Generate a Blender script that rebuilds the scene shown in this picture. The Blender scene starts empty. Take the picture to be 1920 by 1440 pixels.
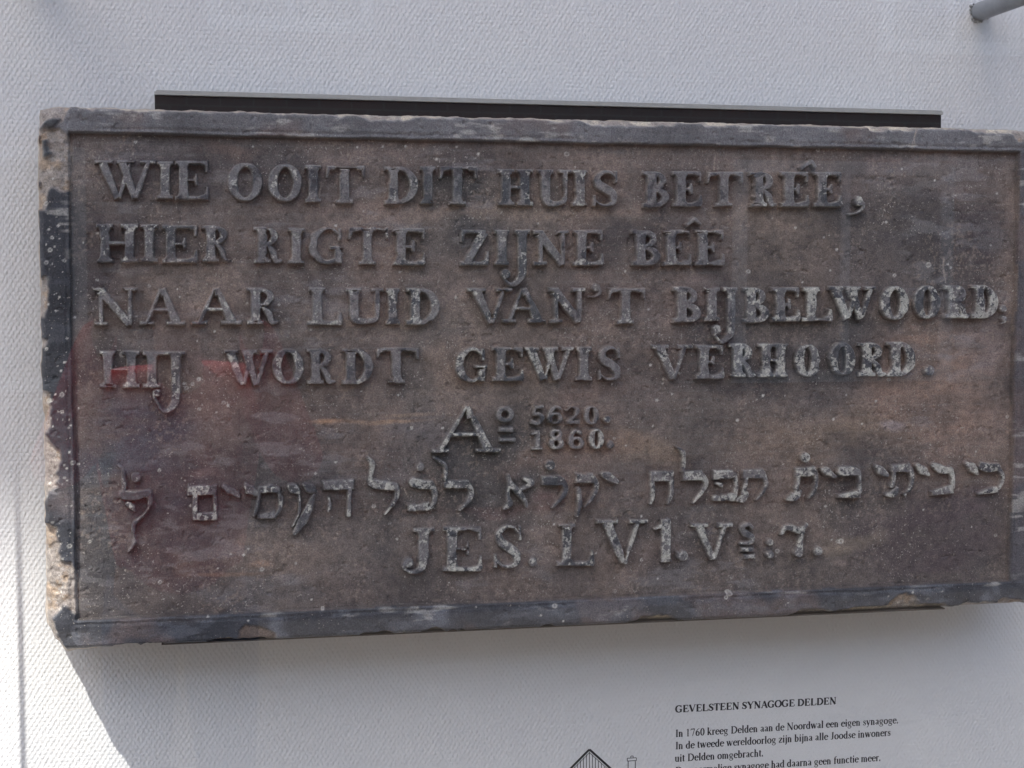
import bpy, bmesh, math, random
import numpy as np
from mathutils import Vector, Matrix

random.seed(7)
C = bpy.context.scene.collection
scene = bpy.context.scene

# ------------------------------------------------------------------ camera
# Wall face is the plane Y = 0, the viewer stands on the -Y side, X runs to the right, Z up.
F_PX = 3000.0                              # focal length in pixels of a 1920 x 1440 frame
Y_FACE = -0.095                            # front of the slab's raised border
Z0 = 1.30                                  # height of the recessed panel's lower edge
CAM = np.array([0.0930, -1.7100 + Y_FACE, 0.3580 + Z0])
YAW, PITCH, ROLL = math.radians(12.28), math.radians(-3.82), math.radians(0.11)
def _basis(yaw, pitch, roll):
    cy, sy, cp, sp = math.cos(yaw), math.sin(yaw), math.cos(pitch), math.sin(pitch)
    f = np.array([sy*cp, cy*cp, sp]); r = np.array([cy, -sy, 0.0]); u = np.cross(r, f)
    cr, sr = math.cos(roll), math.sin(roll)
    return f, cr*r + sr*u, -sr*r + cr*u
CF, CR, CU = _basis(YAW, PITCH, ROLL)
cam_data = bpy.data.cameras.new("camera")
cam_data.sensor_width = 36.0
cam_data.lens = 36.0*F_PX/1920.0
cam_data.clip_start, cam_data.clip_end = 0.02, 500.0
cam = bpy.data.objects.new("camera", cam_data); C.objects.link(cam)
M3 = Matrix(((CR[0], CU[0], -CF[0]), (CR[1], CU[1], -CF[1]), (CR[2], CU[2], -CF[2])))
cam.matrix_world = Matrix.Translation(Vector(CAM)) @ M3.to_4x4()
scene.camera = cam

def P(px, py, Y=Y_FACE):
    """point of the plane at depth Y that the photograph shows at (px, py)"""
    px = np.asarray(px, float); py = np.asarray(py, float)
    a = (px-960.0)/F_PX; b = -(py-720.0)/F_PX
    dx = CF[0]+a*CR[0]+b*CU[0]; dy = CF[1]+a*CR[1]+b*CU[1]; dz = CF[2]+a*CR[2]+b*CU[2]
    t = (Y-CAM[1])/dy
    return CAM[0]+dx*t, CAM[2]+dz*t
def S(px, py, Y=Y_FACE):
    x0, z0 = P(px, py, Y); x1, z1 = P(px+1, py, Y)
    return float(math.hypot(x1-x0, z1-z0))

# ------------------------------------------------------------------ light
SUN_DIR = Vector((0.066, 0.095, -0.168)).normalized()      # the way the light travels
world = bpy.data.worlds.new("World"); scene.world = world; world.use_nodes = True
wn, wl = world.node_tree.nodes, world.node_tree.links
sky = wn.new("ShaderNodeTexSky"); sky.sky_type = 'NISHITA'; sky.sun_disc = False; sky.dust_density = 2.4; sky.ozone_density = 1.2
to_sun = -SUN_DIR
sky.sun_elevation = math.asin(to_sun.z)
sky.sun_rotation = math.atan2(to_sun.x, to_sun.y)
wn["Background"].inputs["Strength"].default_value = 0.13
wl.new(sky.outputs["Color"], wn["Background"].inputs["Color"])
sun_d = bpy.data.lights.new("sun", 'SUN'); sun_d.energy = 3.2; sun_d.angle = math.radians(0.55)
sun_d.color = (1.0, 0.955, 0.90)
sun = bpy.data.objects.new("sun", sun_d); C.objects.link(sun)
sun.rotation_euler = SUN_DIR.to_track_quat('-Z', 'Y').to_euler(); sun.location = (-3, -4, 6)
scene.view_settings.view_transform = 'Standard'
try: scene.view_settings.look = 'None'
except Exception: pass
scene.view_settings.gamma = 1.0
scene.view_settings.use_curve_mapping = False
scene.view_settings.exposure = 1.22
scene.cycles.max_bounces = 8
scene.cycles.transparent_max_bounces = 24

# ------------------------------------------------------------------ helpers
def tag(o, label=None, cat=None, group=None, kind=None):
    if label: o["label"] = label
    if cat: o["category"] = cat
    if group: o["group"] = group
    if kind: o["kind"] = kind
    return o
def empty(name, loc=(0, 0, 0)):
    o = bpy.data.objects.new(name, None); C.objects.link(o); o.location = loc
    o.empty_display_size = 0.05
    return o
def link(name, me, mats, parent=None):
    for m in (mats if isinstance(mats, (list, tuple)) else [mats]): me.materials.append(m)
    o = bpy.data.objects.new(name, me); C.objects.link(o)
    if parent is not None:
        o.parent = parent; o.location = -Vector(parent.location)
    return o
def np_mesh(name, V, Q, col=None, extra=None, smooth=True):
    V = np.ascontiguousarray(V, dtype=np.float32); Q = np.ascontiguousarray(Q, dtype=np.int32)
    me = bpy.data.meshes.new(name)
    me.vertices.add(len(V)); me.vertices.foreach_set("co", V.ravel())
    n = Q.shape[1]
    me.loops.add(Q.size); me.loops.foreach_set("vertex_index", Q.ravel())
    me.polygons.add(len(Q)); me.polygons.foreach_set("loop_start", np.arange(0, Q.size, n, dtype=np.int32))
    if smooth: me.polygons.foreach_set("use_smooth", np.ones(len(Q), dtype=bool))
    me.update(calc_edges=True); me.validate()
    if col is not None:
        at = me.attributes.new("tint", 'FLOAT_COLOR', 'POINT')
        c4 = np.ones((len(V), 4), np.float32); c4[:, :3] = col
        at.data.foreach_set("color", c4.ravel())
    for k, v in (extra or {}).items():
        at = me.attributes.new(k, 'FLOAT', 'POINT'); at.data.foreach_set("value", np.asarray(v, np.float32).ravel())
    return me
def bm_mesh(name, bm, smooth=False):
    me = bpy.data.meshes.new(name); bmesh.ops.recalc_face_normals(bm, faces=bm.faces); bm.to_mesh(me); bm.free()
    if smooth: me.polygons.foreach_set("use_smooth", np.ones(len(me.polygons), dtype=bool))
    return me
def add_box(bm, x0, x1, y0, y1, z0, z1, bevel=0.0):
    r = bmesh.ops.create_cube(bm, size=1.0)
    bmesh.ops.scale(bm, vec=(x1-x0, y1-y0, z1-z0), verts=r["verts"])
    bmesh.ops.translate(bm, vec=((x0+x1)/2, (y0+y1)/2, (z0+z1)/2), verts=r["verts"])
    if bevel:
        es = list({e for v in r["verts"] for e in v.link_edges})
        bmesh.ops.bevel(bm, geom=es, offset=bevel, segments=2, affect='EDGES', profile=0.6)
def add_tube(bm, pts, rads, seg=24, cap=True):
    rings = []
    for i, p in enumerate(pts):
        p = Vector(p); a = Vector(pts[max(i-1, 0)]); b = Vector(pts[min(i+1, len(pts)-1)])
        d = (b-a).normalized(); ref = Vector((0, 0, 1)) if abs(d.z) < 0.9 else Vector((1, 0, 0))
        s = d.cross(ref).normalized(); t = s.cross(d)
        rings.append([bm.verts.new(p+rads[i]*(math.cos(2*math.pi*k/seg)*s+math.sin(2*math.pi*k/seg)*t)) for k in range(seg)])
    for A, B in zip(rings, rings[1:]):
        for k in range(seg): bm.faces.new((A[k], A[(k+1) % seg], B[(k+1) % seg], B[k]))
    if cap: bm.faces.new(rings[0]); bm.faces.new(rings[-1])

def lin(r, g, b):
    f = lambda c: (c/255.0/12.92) if c <= 10 else ((c/255.0+0.055)/1.055)**2.4
    return np.array([f(r), f(g), f(b)])
ALB = 1.95
def alb(r, g, b): return lin(r, g, b)*ALB          # base colour of a surface that the shade of the wall shows as (r, g, b)

_lat = {}
def vnoise(x, y, seed=0):
    if seed not in _lat: _lat[seed] = np.random.RandomState(seed).rand(256, 256).astype(np.float32)
    L = _lat[seed]
    xi = np.floor(x).astype(np.int64); yi = np.floor(y).astype(np.int64)
    fx = (x-xi).astype(np.float32); fy = (y-yi).astype(np.float32)
    fx = fx*fx*(3-2*fx); fy = fy*fy*(3-2*fy)
    a = L[yi & 255, xi & 255]; b = L[yi & 255, (xi+1) & 255]; c = L[(yi+1) & 255, xi & 255]; d = L[(yi+1) & 255, (xi+1) & 255]
    return (a*(1-fx)+b*fx)*(1-fy)+(c*(1-fx)+d*fx)*fy
def fbm(x, y, scale, octv=4, seed=0, gain=0.5):
    s = 0.0; a = 1.0; tot = 0.0
    for k in range(octv):
        s = s+a*vnoise(x*scale+17.3*k, y*scale-9.1*k, seed+k); tot += a; a *= gain; scale *= 2.03
    return s/tot
def sstep(a, b, x):
    t = np.clip((x-a)/(b-a), 0, 1); return t*t*(3-2*t)
def blur(A, r):
    for ax in (0, 1):
        pad = [(0, 0), (0, 0)]; pad[ax] = (r+1, r)
        c = np.cumsum(np.pad(A, pad, mode='edge'), axis=ax)
        n = A.shape[ax]
        hi = np.take(c, np.arange(2*r+1, 2*r+1+n), axis=ax); lo = np.take(c, np.arange(0, n), axis=ax)
        A = (hi-lo)/(2*r+1)
    return A
def in_poly(poly, X, Z):
    inside = np.zeros(X.shape, bool); n = len(poly)
    for i in range(n):
        (x1, z1), (x2, z2) = poly[i], poly[(i+1) % n]
        if z1 == z2: continue
        hit = ((z1 > Z) != (z2 > Z)) & (X < (x2-x1)*(Z-z1)/(z2-z1)+x1)
        inside ^= hit
    return inside

# ------------------------------------------------------------------ materials
def new_mat(name):
    m = bpy.data.materials.new(name); m.use_nodes = True
    nt = m.node_tree; return m, nt.nodes, nt.links, nt.nodes["Principled BSDF"]
def coords(n, l, scale=(1, 1, 1)):
    tc = n.new("ShaderNodeTexCoord"); mp = n.new("ShaderNodeMapping"); mp.inputs["Scale"].default_value = scale
    l.new(tc.outputs["Object"], mp.inputs["Vector"]); return mp.outputs["Vector"]
def noise(n, l, vec, scale, detail=3.0, rough=0.55):
    t = n.new("ShaderNodeTexNoise"); t.inputs["Scale"].default_value = scale; t.inputs["Detail"].default_value = detail
    t.inputs["Roughness"].default_value = rough; l.new(vec, t.inputs["Vector"]); return t.outputs["Fac"]
def ramp(n, l, fac, stops):
    r = n.new("ShaderNodeValToRGB"); e = r.color_ramp.elements
    while len(e) > 1: e.remove(e[-1])
    e[0].position, e[0].color = stops[0][0], (*stops[0][1], 1)
    for p, c in stops[1:]:
        q = e.new(p); q.color = (*c, 1)
    l.new(fac, r.inputs["Fac"]); return r.outputs["Color"]
def mix(n, l, fac, a, b, mode='MIX'):
    m = n.new("ShaderNodeMix"); m.data_type = 'RGBA'; m.blend_type = mode
    if isinstance(fac, float): m.inputs[0].default_value = fac
    else: l.new(fac, m.inputs[0])
    for k, v in ((6, a), (7, b)):
        if isinstance(v, tuple): m.inputs[k].default_value = (*v, 1)
        else: l.new(v, m.inputs[k])
    return m.outputs[2]
def math_n(n, l, op, a, b=None):
    m = n.new("ShaderNodeMath"); m.operation = op
    for k, v in ((0, a), (1, b)):
        if v is None: continue
        if isinstance(v, (int, float)): m.inputs[k].default_value = v
        else: l.new(v, m.inputs[k])
    return m.outputs[0]
def bump(n, l, h, dist, strength, bs):
    b = n.new("ShaderNodeBump"); b.inputs["Distance"].default_value = dist; b.inputs["Strength"].default_value = strength
    l.new(h, b.inputs["Height"]); l.new(b.outputs["Normal"], bs.inputs["Normal"])

def stone_material(name, rough=0.62, speck=0.665, bump_mm=0.5):
    m, n, l, bs = new_mat(name)
    v = coords(n, l)
    at = n.new("ShaderNodeAttribute"); at.attribute_name = "tint"
    fine = noise(n, l, v, 620, 3, 0.6)
    mid = noise(n, l, v, 150, 4, 0.6)
    col = mix(n, l, 0.75, at.outputs["Color"], ramp(n, l, fine, [(0.28, (0.45, 0.44, 0.44)), (0.5, (1, 1, 1)), (0.74, (1.65, 1.60, 1.52))]), 'MULTIPLY')
    col = mix(n, l, 0.6, col, ramp(n, l, mid, [(0.32, (0.72, 0.70, 0.72)), (0.5, (1, 1, 1)), (0.7, (1.25, 1.22, 1.16))]), 'MULTIPLY')
    sp = noise(n, l, v, 430, 1.5, 0.5); zone = noise(n, l, v, 14, 3, 0.6)
    spm = math_n(n, l, 'MULTIPLY', ramp(n, l, sp, [(speck, (0, 0, 0)), (speck+0.035, (1, 1, 1))]), ramp(n, l, zone, [(0.40, (0.12,)*3), (0.62, (0.9,)*3)]))
    col = mix(n, l, spm, col, (0.50, 0.46, 0.41))
    l.new(col, bs.inputs["Base Color"])
    rg = ramp(n, l, mid, [(0.3, (rough-0.12,)*3), (0.7, (rough+0.14,)*3)])
    l.new(rg, bs.inputs["Roughness"])
    bs.inputs["Specular IOR Level"].default_value = 0.35
    h = math_n(n, l, 'ADD', math_n(n, l, 'MULTIPLY', fine, 0.45), math_n(n, l, 'MULTIPLY', mid, 0.55))
    bump(n, l, h, bump_mm*0.001*3, 0.8, bs)
    return m
M_FIELD = stone_material("weathered brown stone", 0.60)
M_BORDER = stone_material("dark painted stone edge", 0.52, 0.69, 0.45)
M_LETTER = stone_material("worn relief lettering", 0.55, 0.70, 0.4)

def wall_material():
    m, n, l, bs = new_mat("white woven wall covering")
    v = coords(n, l)
    wob = n.new("ShaderNodeTexNoise"); wob.inputs["Scale"].default_value = 60; wob.inputs["Detail"].default_value = 2
    l.new(v, wob.inputs["Vector"])
    sub = n.new("ShaderNodeVectorMath"); sub.operation = 'MULTIPLY_ADD'
    l.new(wob.outputs["Color"], sub.inputs[0]); sub.inputs[1].default_value = (0.0022, 0.0022, 0.0022); l.new(v, sub.inputs[2])
    sep = n.new("ShaderNodeSeparateXYZ"); l.new(sub.outputs[0], sep.inputs[0])
    cmb = n.new("ShaderNodeCombineXYZ"); l.new(sep.outputs["X"], cmb.inputs["X"]); l.new(sep.outputs["Z"], cmb.inputs["Y"])
    br = n.new("ShaderNodeTexBrick"); l.new(cmb.outputs[0], br.inputs["Vector"])
    br.inputs["Scale"].default_value = 1.0; br.inputs["Brick Width"].default_value = 0.0058; br.inputs["Row Height"].default_value = 0.0046
    br.inputs["Mortar Size"].default_value = 0.0016; br.inputs["Mortar Smooth"].default_value = 1.0; br.offset = 0.5
    br.inputs["Color1"].default_value = (1, 1, 1, 1); br.inputs["Color2"].default_value = (0.35, 0.35, 0.35, 1); br.inputs["Mortar"].default_value = (0, 0, 0, 1)
    sx = math_n(n, l, 'SINE', math_n(n, l, 'MULTIPLY', sep.outputs["X"], 2*math.pi/0.0058)); sz = math_n(n, l, 'SINE', math_n(n, l, 'MULTIPLY', sep.outputs["Z"], 2*math.pi/0.0092))
    dots = math_n(n, l, 'MULTIPLY', sx, sz)
    f = noise(n, l, v, 240, 2, 0.5)
    thr = noise(n, l, coords(n, l, (420, 420, 110)), 1.0, 2, 0.5)
    h = math_n(n, l, 'ADD', math_n(n, l, 'MULTIPLY', br.outputs["Color"], 0.22), math_n(n, l, 'MULTIPLY', f, 0.6))
    h = math_n(n, l, 'ADD', h, math_n(n, l, 'MULTIPLY', dots, 0.24))
    h = math_n(n, l, 'ADD', h, math_n(n, l, 'MULTIPLY', thr, 0.8))
    bump(n, l, h, 0.0013, 0.72, bs)
    big = noise(n, l, v, 3.0, 4, 0.55)
    col = ramp(n, l, big, [(0.3, (0.755, 0.760, 0.775)), (0.7, (0.80, 0.80, 0.80))])
    l.new(col, bs.inputs["Base Color"]); bs.inputs["Roughness"].default_value = 0.55
    bs.inputs["Specular IOR Level"].default_value = 0.3
    return m
def plain(name, col, rough=0.5, metal=0.0, nscale=90, amt=0.15, bmp=0.0002, spec=0.5):
    m, n, l, bs = new_mat(name); v = coords(n, l); f = noise(n, l, v, nscale, 4, 0.6)
    c0 = tuple(float(c)*(1-amt) for c in col); c1 = tuple(float(c)*(1+amt) for c in col)
    l.new(ramp(n, l, f, [(0.3, c0), (0.7, c1)]), bs.inputs["Base Color"])
    bs.inputs["Roughness"].default_value = rough; bs.inputs["Metallic"].default_value = metal
    bs.inputs["Specular IOR Level"].default_value = spec
    if bmp: bump(n, l, f, bmp, 0.5, bs)
    return m
def pane_material():
    m = bpy.data.materials.new("clear acrylic sheet"); m.use_nodes = True
    n, l = m.node_tree.nodes, m.node_tree.links
    n.remove(n["Principled BSDF"])
    tr = n.new("ShaderNodeBsdfTransparent"); tr.inputs["Color"].default_value = (0.985, 0.99, 0.985, 1)
    gl = n.new("ShaderNodeBsdfGlossy"); gl.inputs["Roughness"].default_value = 0.012
    fr = n.new("ShaderNodeFresnel"); fr.inputs["IOR"].default_value = 1.49
    geo = n.new("ShaderNodeNewGeometry")
    mx = n.new("ShaderNodeMixShader")
    # the same share is mirrored on entering and on leaving the sheet
    ab = n.new("ShaderNodeMix"); ab.data_type = 'FLOAT'; ab.inputs[2].default_value = 1.49; ab.inputs[3].default_value = 1/1.49
    l.new(geo.outputs["Backfacing"], ab.inputs[0]); l.new(ab.outputs[0], fr.inputs["IOR"])
    l.new(fr.outputs[0], mx.inputs[0]); l.new(tr.outputs[0], mx.inputs[1]); l.new(gl.outputs[0], mx.inputs[2])
    l.new(mx.outputs[0], n["Material Output"].inputs["Surface"])
    return m

M_WALL = wall_material()
M_BLACK = plain("black lacquered steel", (0.010, 0.009, 0.009), 0.55, 0, 300, 0.2, 0.0001)
M_ALU = plain("brushed aluminium", (0.46, 0.46, 0.44), 0.5, 0.25, 200, 0.08)
M_ROD = plain("grey painted steel tube", (0.30, 0.31, 0.33), 0.38, 0.25, 120, 0.08)
M_EDGE = plain("sawn acrylic edge", (0.16, 0.18, 0.18), 0.45, 0, 60, 0.1)
M_PRINT = plain("black print", (0.012, 0.012, 0.014), 0.5, 0, 400, 0.1, 0)
M_WHITEPRINT = plain("white print", (0.62, 0.63, 0.64), 0.6, 0, 400, 0.03, 0)
M_PANE = pane_material()
M_PAVE = plain("grey brown paving", (0.10, 0.085, 0.07), 0.85, 0, 9, 0.25, 0.004)

# ------------------------------------------------------------------ setting
W3 = lambda px, py: P(px, py, 0.0)
bm = bmesh.new(); add_box(bm, -4.0, 5.2, 0.0, 0.30, 0.0, 5.5)
wall = link("wall", bm_mesh("wall", bm), M_WALL)
bm = bmesh.new(); add_box(bm, -4.0, 5.2, -.45, -.003, 4.1, 4.3, .01); sky_blocker = link("sky_blocker_overhang", bm_mesh("sky_blocker_overhang", bm), plain("dark stained eave boards", (.07, .06, .05), .8, 0, 20, .3), wall)  # unseen overhang, added to block sky light from above
tag(wall, "white wall covered in fine woven texture behind the stone plaque", "wall")
bm = bmesh.new()
vs = [bm.verts.new(p) for p in ((-60, -80, 0), (60, -80, 0), (60, 0.5, 0), (-60, 0.5, 0))]; bm.faces.new(vs)
ground = link("pavement", bm_mesh("pavement", bm), M_PAVE); tag(ground, kind="structure")

# ------------------------------------------------------------------ lettering: strokes in photograph pixels
def ell(cx, cy, rx, ry, a0, a1, thick, thin, n=28, e=1.3):
    pts, w = [], []
    for k in range(n+1):
        a = math.radians(a0+(a1-a0)*k/n)
        pts.append((cx+rx*math.cos(a), cy-ry*math.sin(a))); w.append(thin+(thick-thin)*abs(math.cos(a))**e)
    return ('r', pts, w)
def curve(pts, w, n=9):
    out, ow = [], []
    m = len(pts)
    for i in range(m-1):
        p0, p1, p2, p3 = (np.array(pts[max(0, min(m-1, j))], float) for j in (i-1, i, i+1, i+2))
        for k in range(n):
            t = k/n
            q = 0.5*((2*p1)+(-p0+p2)*t+(2*p0-5*p1+4*p2-p3)*t*t+(-p0+3*p1-3*p2+p3)*t**3)
            out.append(tuple(q)); ow.append(w[i]*(1-t)+w[i+1]*t)
    out.append(tuple(pts[-1])); ow.append(w[-1])
    return ('r', out, ow)
def bar(x0, y0, x1, y1, w, w2=None): return ('b', [(x0, y0), (x1, y1)], [w, w if w2 is None else w2])
def dot(x, y, r): return ('r', [(x, y), (x+0.1, y)], [2*r, 2*r])

def glyph(ch, x0, x1, yt, yb, tw=18.5, th=7.5):
    w = x1-x0; h = yb-yt; X = lambda u: x0+u*w; Y = lambda v: yt+v*h
    i = th/2; T = yt+i; B = yb-i; s = []
    def ser(xc, y, half): s.append(bar(xc-half, y, xc+half, y, th))
    def stem(xc, wd=None, full=True):
        wd = wd or tw
        s.append(bar(xc, T, xc, B, wd))
        # bracketed serifs
        for (yy, sg) in ((T, 1), (B, -1)):
            s.append(bar(xc, yy, xc, yy+sg*9, wd+9, wd))
    if ch == 'I':
        c = X(.5); stem(c); ser(c, T, w/2); ser(c, B, w/2)
    elif ch == 'E':
        c = x0+7+tw/2; stem(c); s += [bar(x0, T, x1-1, T, th), bar(x0, B, x1, B, th+1)]
        s += [bar(x1-3.5, T, x1-3.5, Y(.30), 7, 5), bar(x1-14, T+2, x1-2, T+2, 6, 10), bar(x1-4, B, x1-1.5, Y(.66), 12, 4), bar(x1-20, B-1, x1-3, B-2, 6, 13)]
        m = X(.66); s += [bar(c, Y(.50), m, Y(.50), 6), bar(m-3, Y(.50), m-1, Y(.33), 10, 4), bar(m-3, Y(.5), m-1, Y(.64), 10, 5)]
    elif ch in 'HU':
        cl = x0+8+tw/2; cr = x1-7-tw/2
        if ch == 'H':
            stem(cl); stem(cr)
            for c in (cl, cr): ser(c, T, 16); ser(c, B, 16)
            s.append(bar(cl, Y(.5), cr, Y(.5), th-0.5))
        else:
            cr = x1-9; cl = x0+16
            s += [bar(cl, T, cl, Y(.72), tw), bar(cr, T, cr, Y(.68), th+2.5)]
            s.append(bar(cl, T, cl, T+9, tw+8, tw)); ser(cl, T, 15); ser(cr, T, 12)
            s.append(curve([(cl, Y(.70)), (cl+4, Y(.88)), ((cl+cr)/2, B-1), (cr-3, Y(.86)), (cr, Y(.66))], [tw, tw-3, th+3, th+3, th+2.5]))
    elif ch == 'O' or ch == '0':
        t = tw if ch == 'O' else tw*.62
        t0 = th if ch == 'O' else 4.5
        s.append(ell(X(.5), Y(.5), w/2-t/2, h/2-t0/2-.5, 0, 360, t, t0, 48))
    elif ch == 'T':
        c = X(.47); stem(c); ser(c, B, 16.5); s.append(bar(x0+2, T, x1-1, T, th))
        s += [bar(x0+6, T, x0+2.5, Y(.33), 9, 4), bar(x1-5, T, x1-3, Y(.32), 9, 5)]
        s += [bar(x0+4, T+1.5, x0+20, T+1.5, 11, 6), bar(x1-18, T+1.5, x1-3, T+1.5, 6, 11)]
    elif ch == 'D':
        c = x0+8+tw/2; stem(c); s += [bar(x0, T, X(.55), T, th), bar(x0, B, X(.55), B, th+1)]
        rx = x1-tw/2-(c+6); s.append(ell(c+6, Y(.5), rx, h/2-th/2, -88, 88, tw-1, th, 30))
    elif ch == 'B':
        c = x0+8+tw/2; stem(c); s += [bar(x0, T, X(.5), T, th), bar(x0, B, X(.5), B, th+1)]
        s.append(ell(c+4, Y(.26), X(.86)-c-4-6, h*.24-3, -85, 88, tw-5, 6.5, 20))
        s.append(ell(c+4, Y(.735), x1-c-4-tw/2+1, h*.255-3, -88, 85, tw-2, 7, 20)); s.append(bar(c, Y(.49), c+10, Y(.49), 6))
    elif ch == 'R':
        c = x0+8+tw/2; stem(c); s += [bar(x0, T, X(.5), T, th)]; ser(c, B, 16)
        s.append(ell(c+4, Y(.27), X(.84)-c-4-6, h*.25-3, -88, 88, tw-4, 6.5, 20)); s.append(bar(c, Y(.52), c+12, Y(.52), 6))
        s.append(curve([(X(.52), Y(.54)), (X(.68), Y(.70)), (X(.78), Y(.92)), (x1-2, B-1)], [8, tw-5, tw-7, 5]))
    elif ch == 'S':
        s.append(curve([(X(.90), Y(.20)), (X(.72), Y(.06)), (X(.42), Y(.055)), (X(.20), Y(.20)), (X(.26), Y(.38)), (X(.55), Y(.52)), (X(.80), Y(.66)), (X(.82), Y(.86)),
                        (X(.58), Y(.955)), (X(.30), Y(.93)), (X(.08), Y(.80))], [5, 6, 8, 13, 16, 18, 17, 12, 7, 6, 5]))
        s += [bar(x1-4, yt+1, x1-3, Y(.36), 6, 7), bar(x0+4, Y(.68), x0+4, yb-1, 5, 7)]
    elif ch in 'CG':
        s.append(curve([(X(.86), Y(.20)), (X(.66), Y(.06)), (X(.44), Y(.06)), (X(.20), Y(.26)), (X(.15), Y(.52)), (X(.22), Y(.78)), (X(.46), Y(.945)), (X(.68), Y(.92)), (X(.84), Y(.80))],
                       [7, 8, 9, 15, 18, 16, 9, 8, 8]))
        s.append(bar(X(.86), yt+2, X(.87), Y(.38), 8, 7)); gx = X(.83)
        s += [bar(gx, Y(.58), gx, yb-1, 15, 13), bar(X(.60), Y(.56), x1, Y(.56), 7)]
    elif ch == 'V':
        s += [bar(X(.20), T, X(.53), yb-1, tw, tw-5), bar(X(.80), T, X(.55), yb-2, th+1, th+1)]
        s += [bar(x0, T, X(.42), T, th), bar(X(.64), T, x1, T, th)]; s.append(dot(X(.54), yb-6, 6))
    elif ch == 'W':
        s += [bar(X(.13), T, X(.38), yb-1, tw, tw-5), bar(X(.40), yb-2, X(.58), Y(.05), th+2), bar(X(.46), T, X(.66), yb-1, tw-1, tw-6), bar(X(.67), yb-2, X(.88), T, th+2)]
        s += [bar(x0, T, X(.30), T, th), bar(X(.36), T, X(.68), T, th), bar(X(.74), T, x1, T, th)]
    elif ch == 'A':
        a = X(.49)
        s += [bar(a-3, yt+1, X(.16), B, 6, 9), bar(a+1, yt, X(.80), B, 9, tw+1), bar(X(.27), Y(.58), X(.68), Y(.58), 7)]
        s += [bar(x0, B, X(.32), B, th), bar(X(.58), B, x1, B, th), bar(a-3, yt+1, a+4, Y(.2), 5, 15)]
    elif ch == 'N':
        cl = x0+.20*w; cr = x1-.17*w
        s += [bar(cl, T, cl, B, 9), bar(cr, T, cr, yb-3, 9), bar(cl-2, T+2, cr, yb-2, tw-1, tw-3)]
        s += [bar(x0, T, cl+6, T, th), bar(cr-13, T, x1, T, th), bar(cl-13, B, cl+13, B, th), bar(cr-10, yb-5, cr+4, yb-5, 9)]
    elif ch == 'L':
        c = x0+10+tw/2; stem(c); ser(c, T, 16); s += [bar(x0, B, x1, B, th+1), bar(x1-5, B, x1-3, Y(.64), 13, 5), bar(x1-18, B-1, x1-4, B-2, 6, 13)]
    elif ch == 'Z':
        s += [bar(x1-9, T, x0+12, B, tw-1, tw-3), bar(x0+3, T, x1-6, T, th), bar(x0, B, x1-1, B, th+1), bar(x0+7, T, x0+3, Y(.34), 9, 5), bar(x1-6, B, x1-3, Y(.6), 11, 5), bar(x1-16, B-1, x1-5, B-2, 6, 12)]
    return s
def jay(xl, xr, c, yt, ybot, bx, by, br, tw=18):
    """a J whose tail swings below the line and ends in a ball"""
    T = yt+3.7
    s = [bar(xl, T, xr, T, 7.5), bar(c, T, c, ybot-34, tw, tw-1), bar(c, T, c, T+9, tw+8, tw)]
    s.append(curve([(c, ybot-36), (c-2, ybot-18), (c-14, ybot-5), ((bx+c)/2-8, ybot-4), (bx-5, by+7), (bx-4, by-3)], [tw-1, tw-2, 11, 7, 6, 5])); s.append(dot(bx, by, br))
    return s
def run(txt): return [glyph(*t) for t in txt]

LINES = []      # (label, [(strokes, pale, dark)], relief height factor)
def L(label, items, hf=1.0): LINES.append((label, items, hf))
def G(ch, x0, x1, yt, yb, pale=0.2, dark=0.4, **k): return (glyph(ch, x0, x1, yt, yb, **k), pale, dark)

L("raised first line of Dutch capitals ending in a comma", [
  G('W', 177, 292, 300, 374, .35, .1), G('I', 294, 325, 302, 374, .3, .2), G('E', 328, 391, 301, 375, .2, .3), G('O', 427, 493, 305, 378, .35, .3), G('O', 503, 567, 307, 379, .3, .2),
  G('I', 572, 603, 309, 380, .35, .3), G('T', 611, 686, 310, 382, .35, .3), G('D', 721, 786, 312, 383, .3, .3), G('I', 788, 818, 312, 383, .15, .7), G('T', 824, 897, 312, 385, .1, .9),
  G('H', 933, 1001, 317, 386, .25, .9), G('U', 1008, 1070, 318, 387, .25, .4), G('I', 1073, 1103, 318, 387, .45, .4), G('S', 1111, 1159, 320, 388, .15, .5), G('B', 1206, 1257, 321, 389, .1, .6),
  G('E', 1262, 1317, 321, 388, .1, .5), G('T', 1325, 1395, 322, 388, .15, .3), G('R', 1405, 1457, 322, 388, .3, .4), G('E', 1464, 1517, 322, 388, .2, .4), G('E', 1526, 1579, 322, 388, .3, .6),
  ([bar(1501, 316, 1523, 301, 7, 9), bar(1520, 301, 1530, 315, 9, 8)], .2, .2), ([dot(1612, 377, 9.5), curve([(1619, 380), (1619, 390), (1608, 399), (1593, 402)], [8, 7, 5, 3])], .5, .2)])
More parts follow.
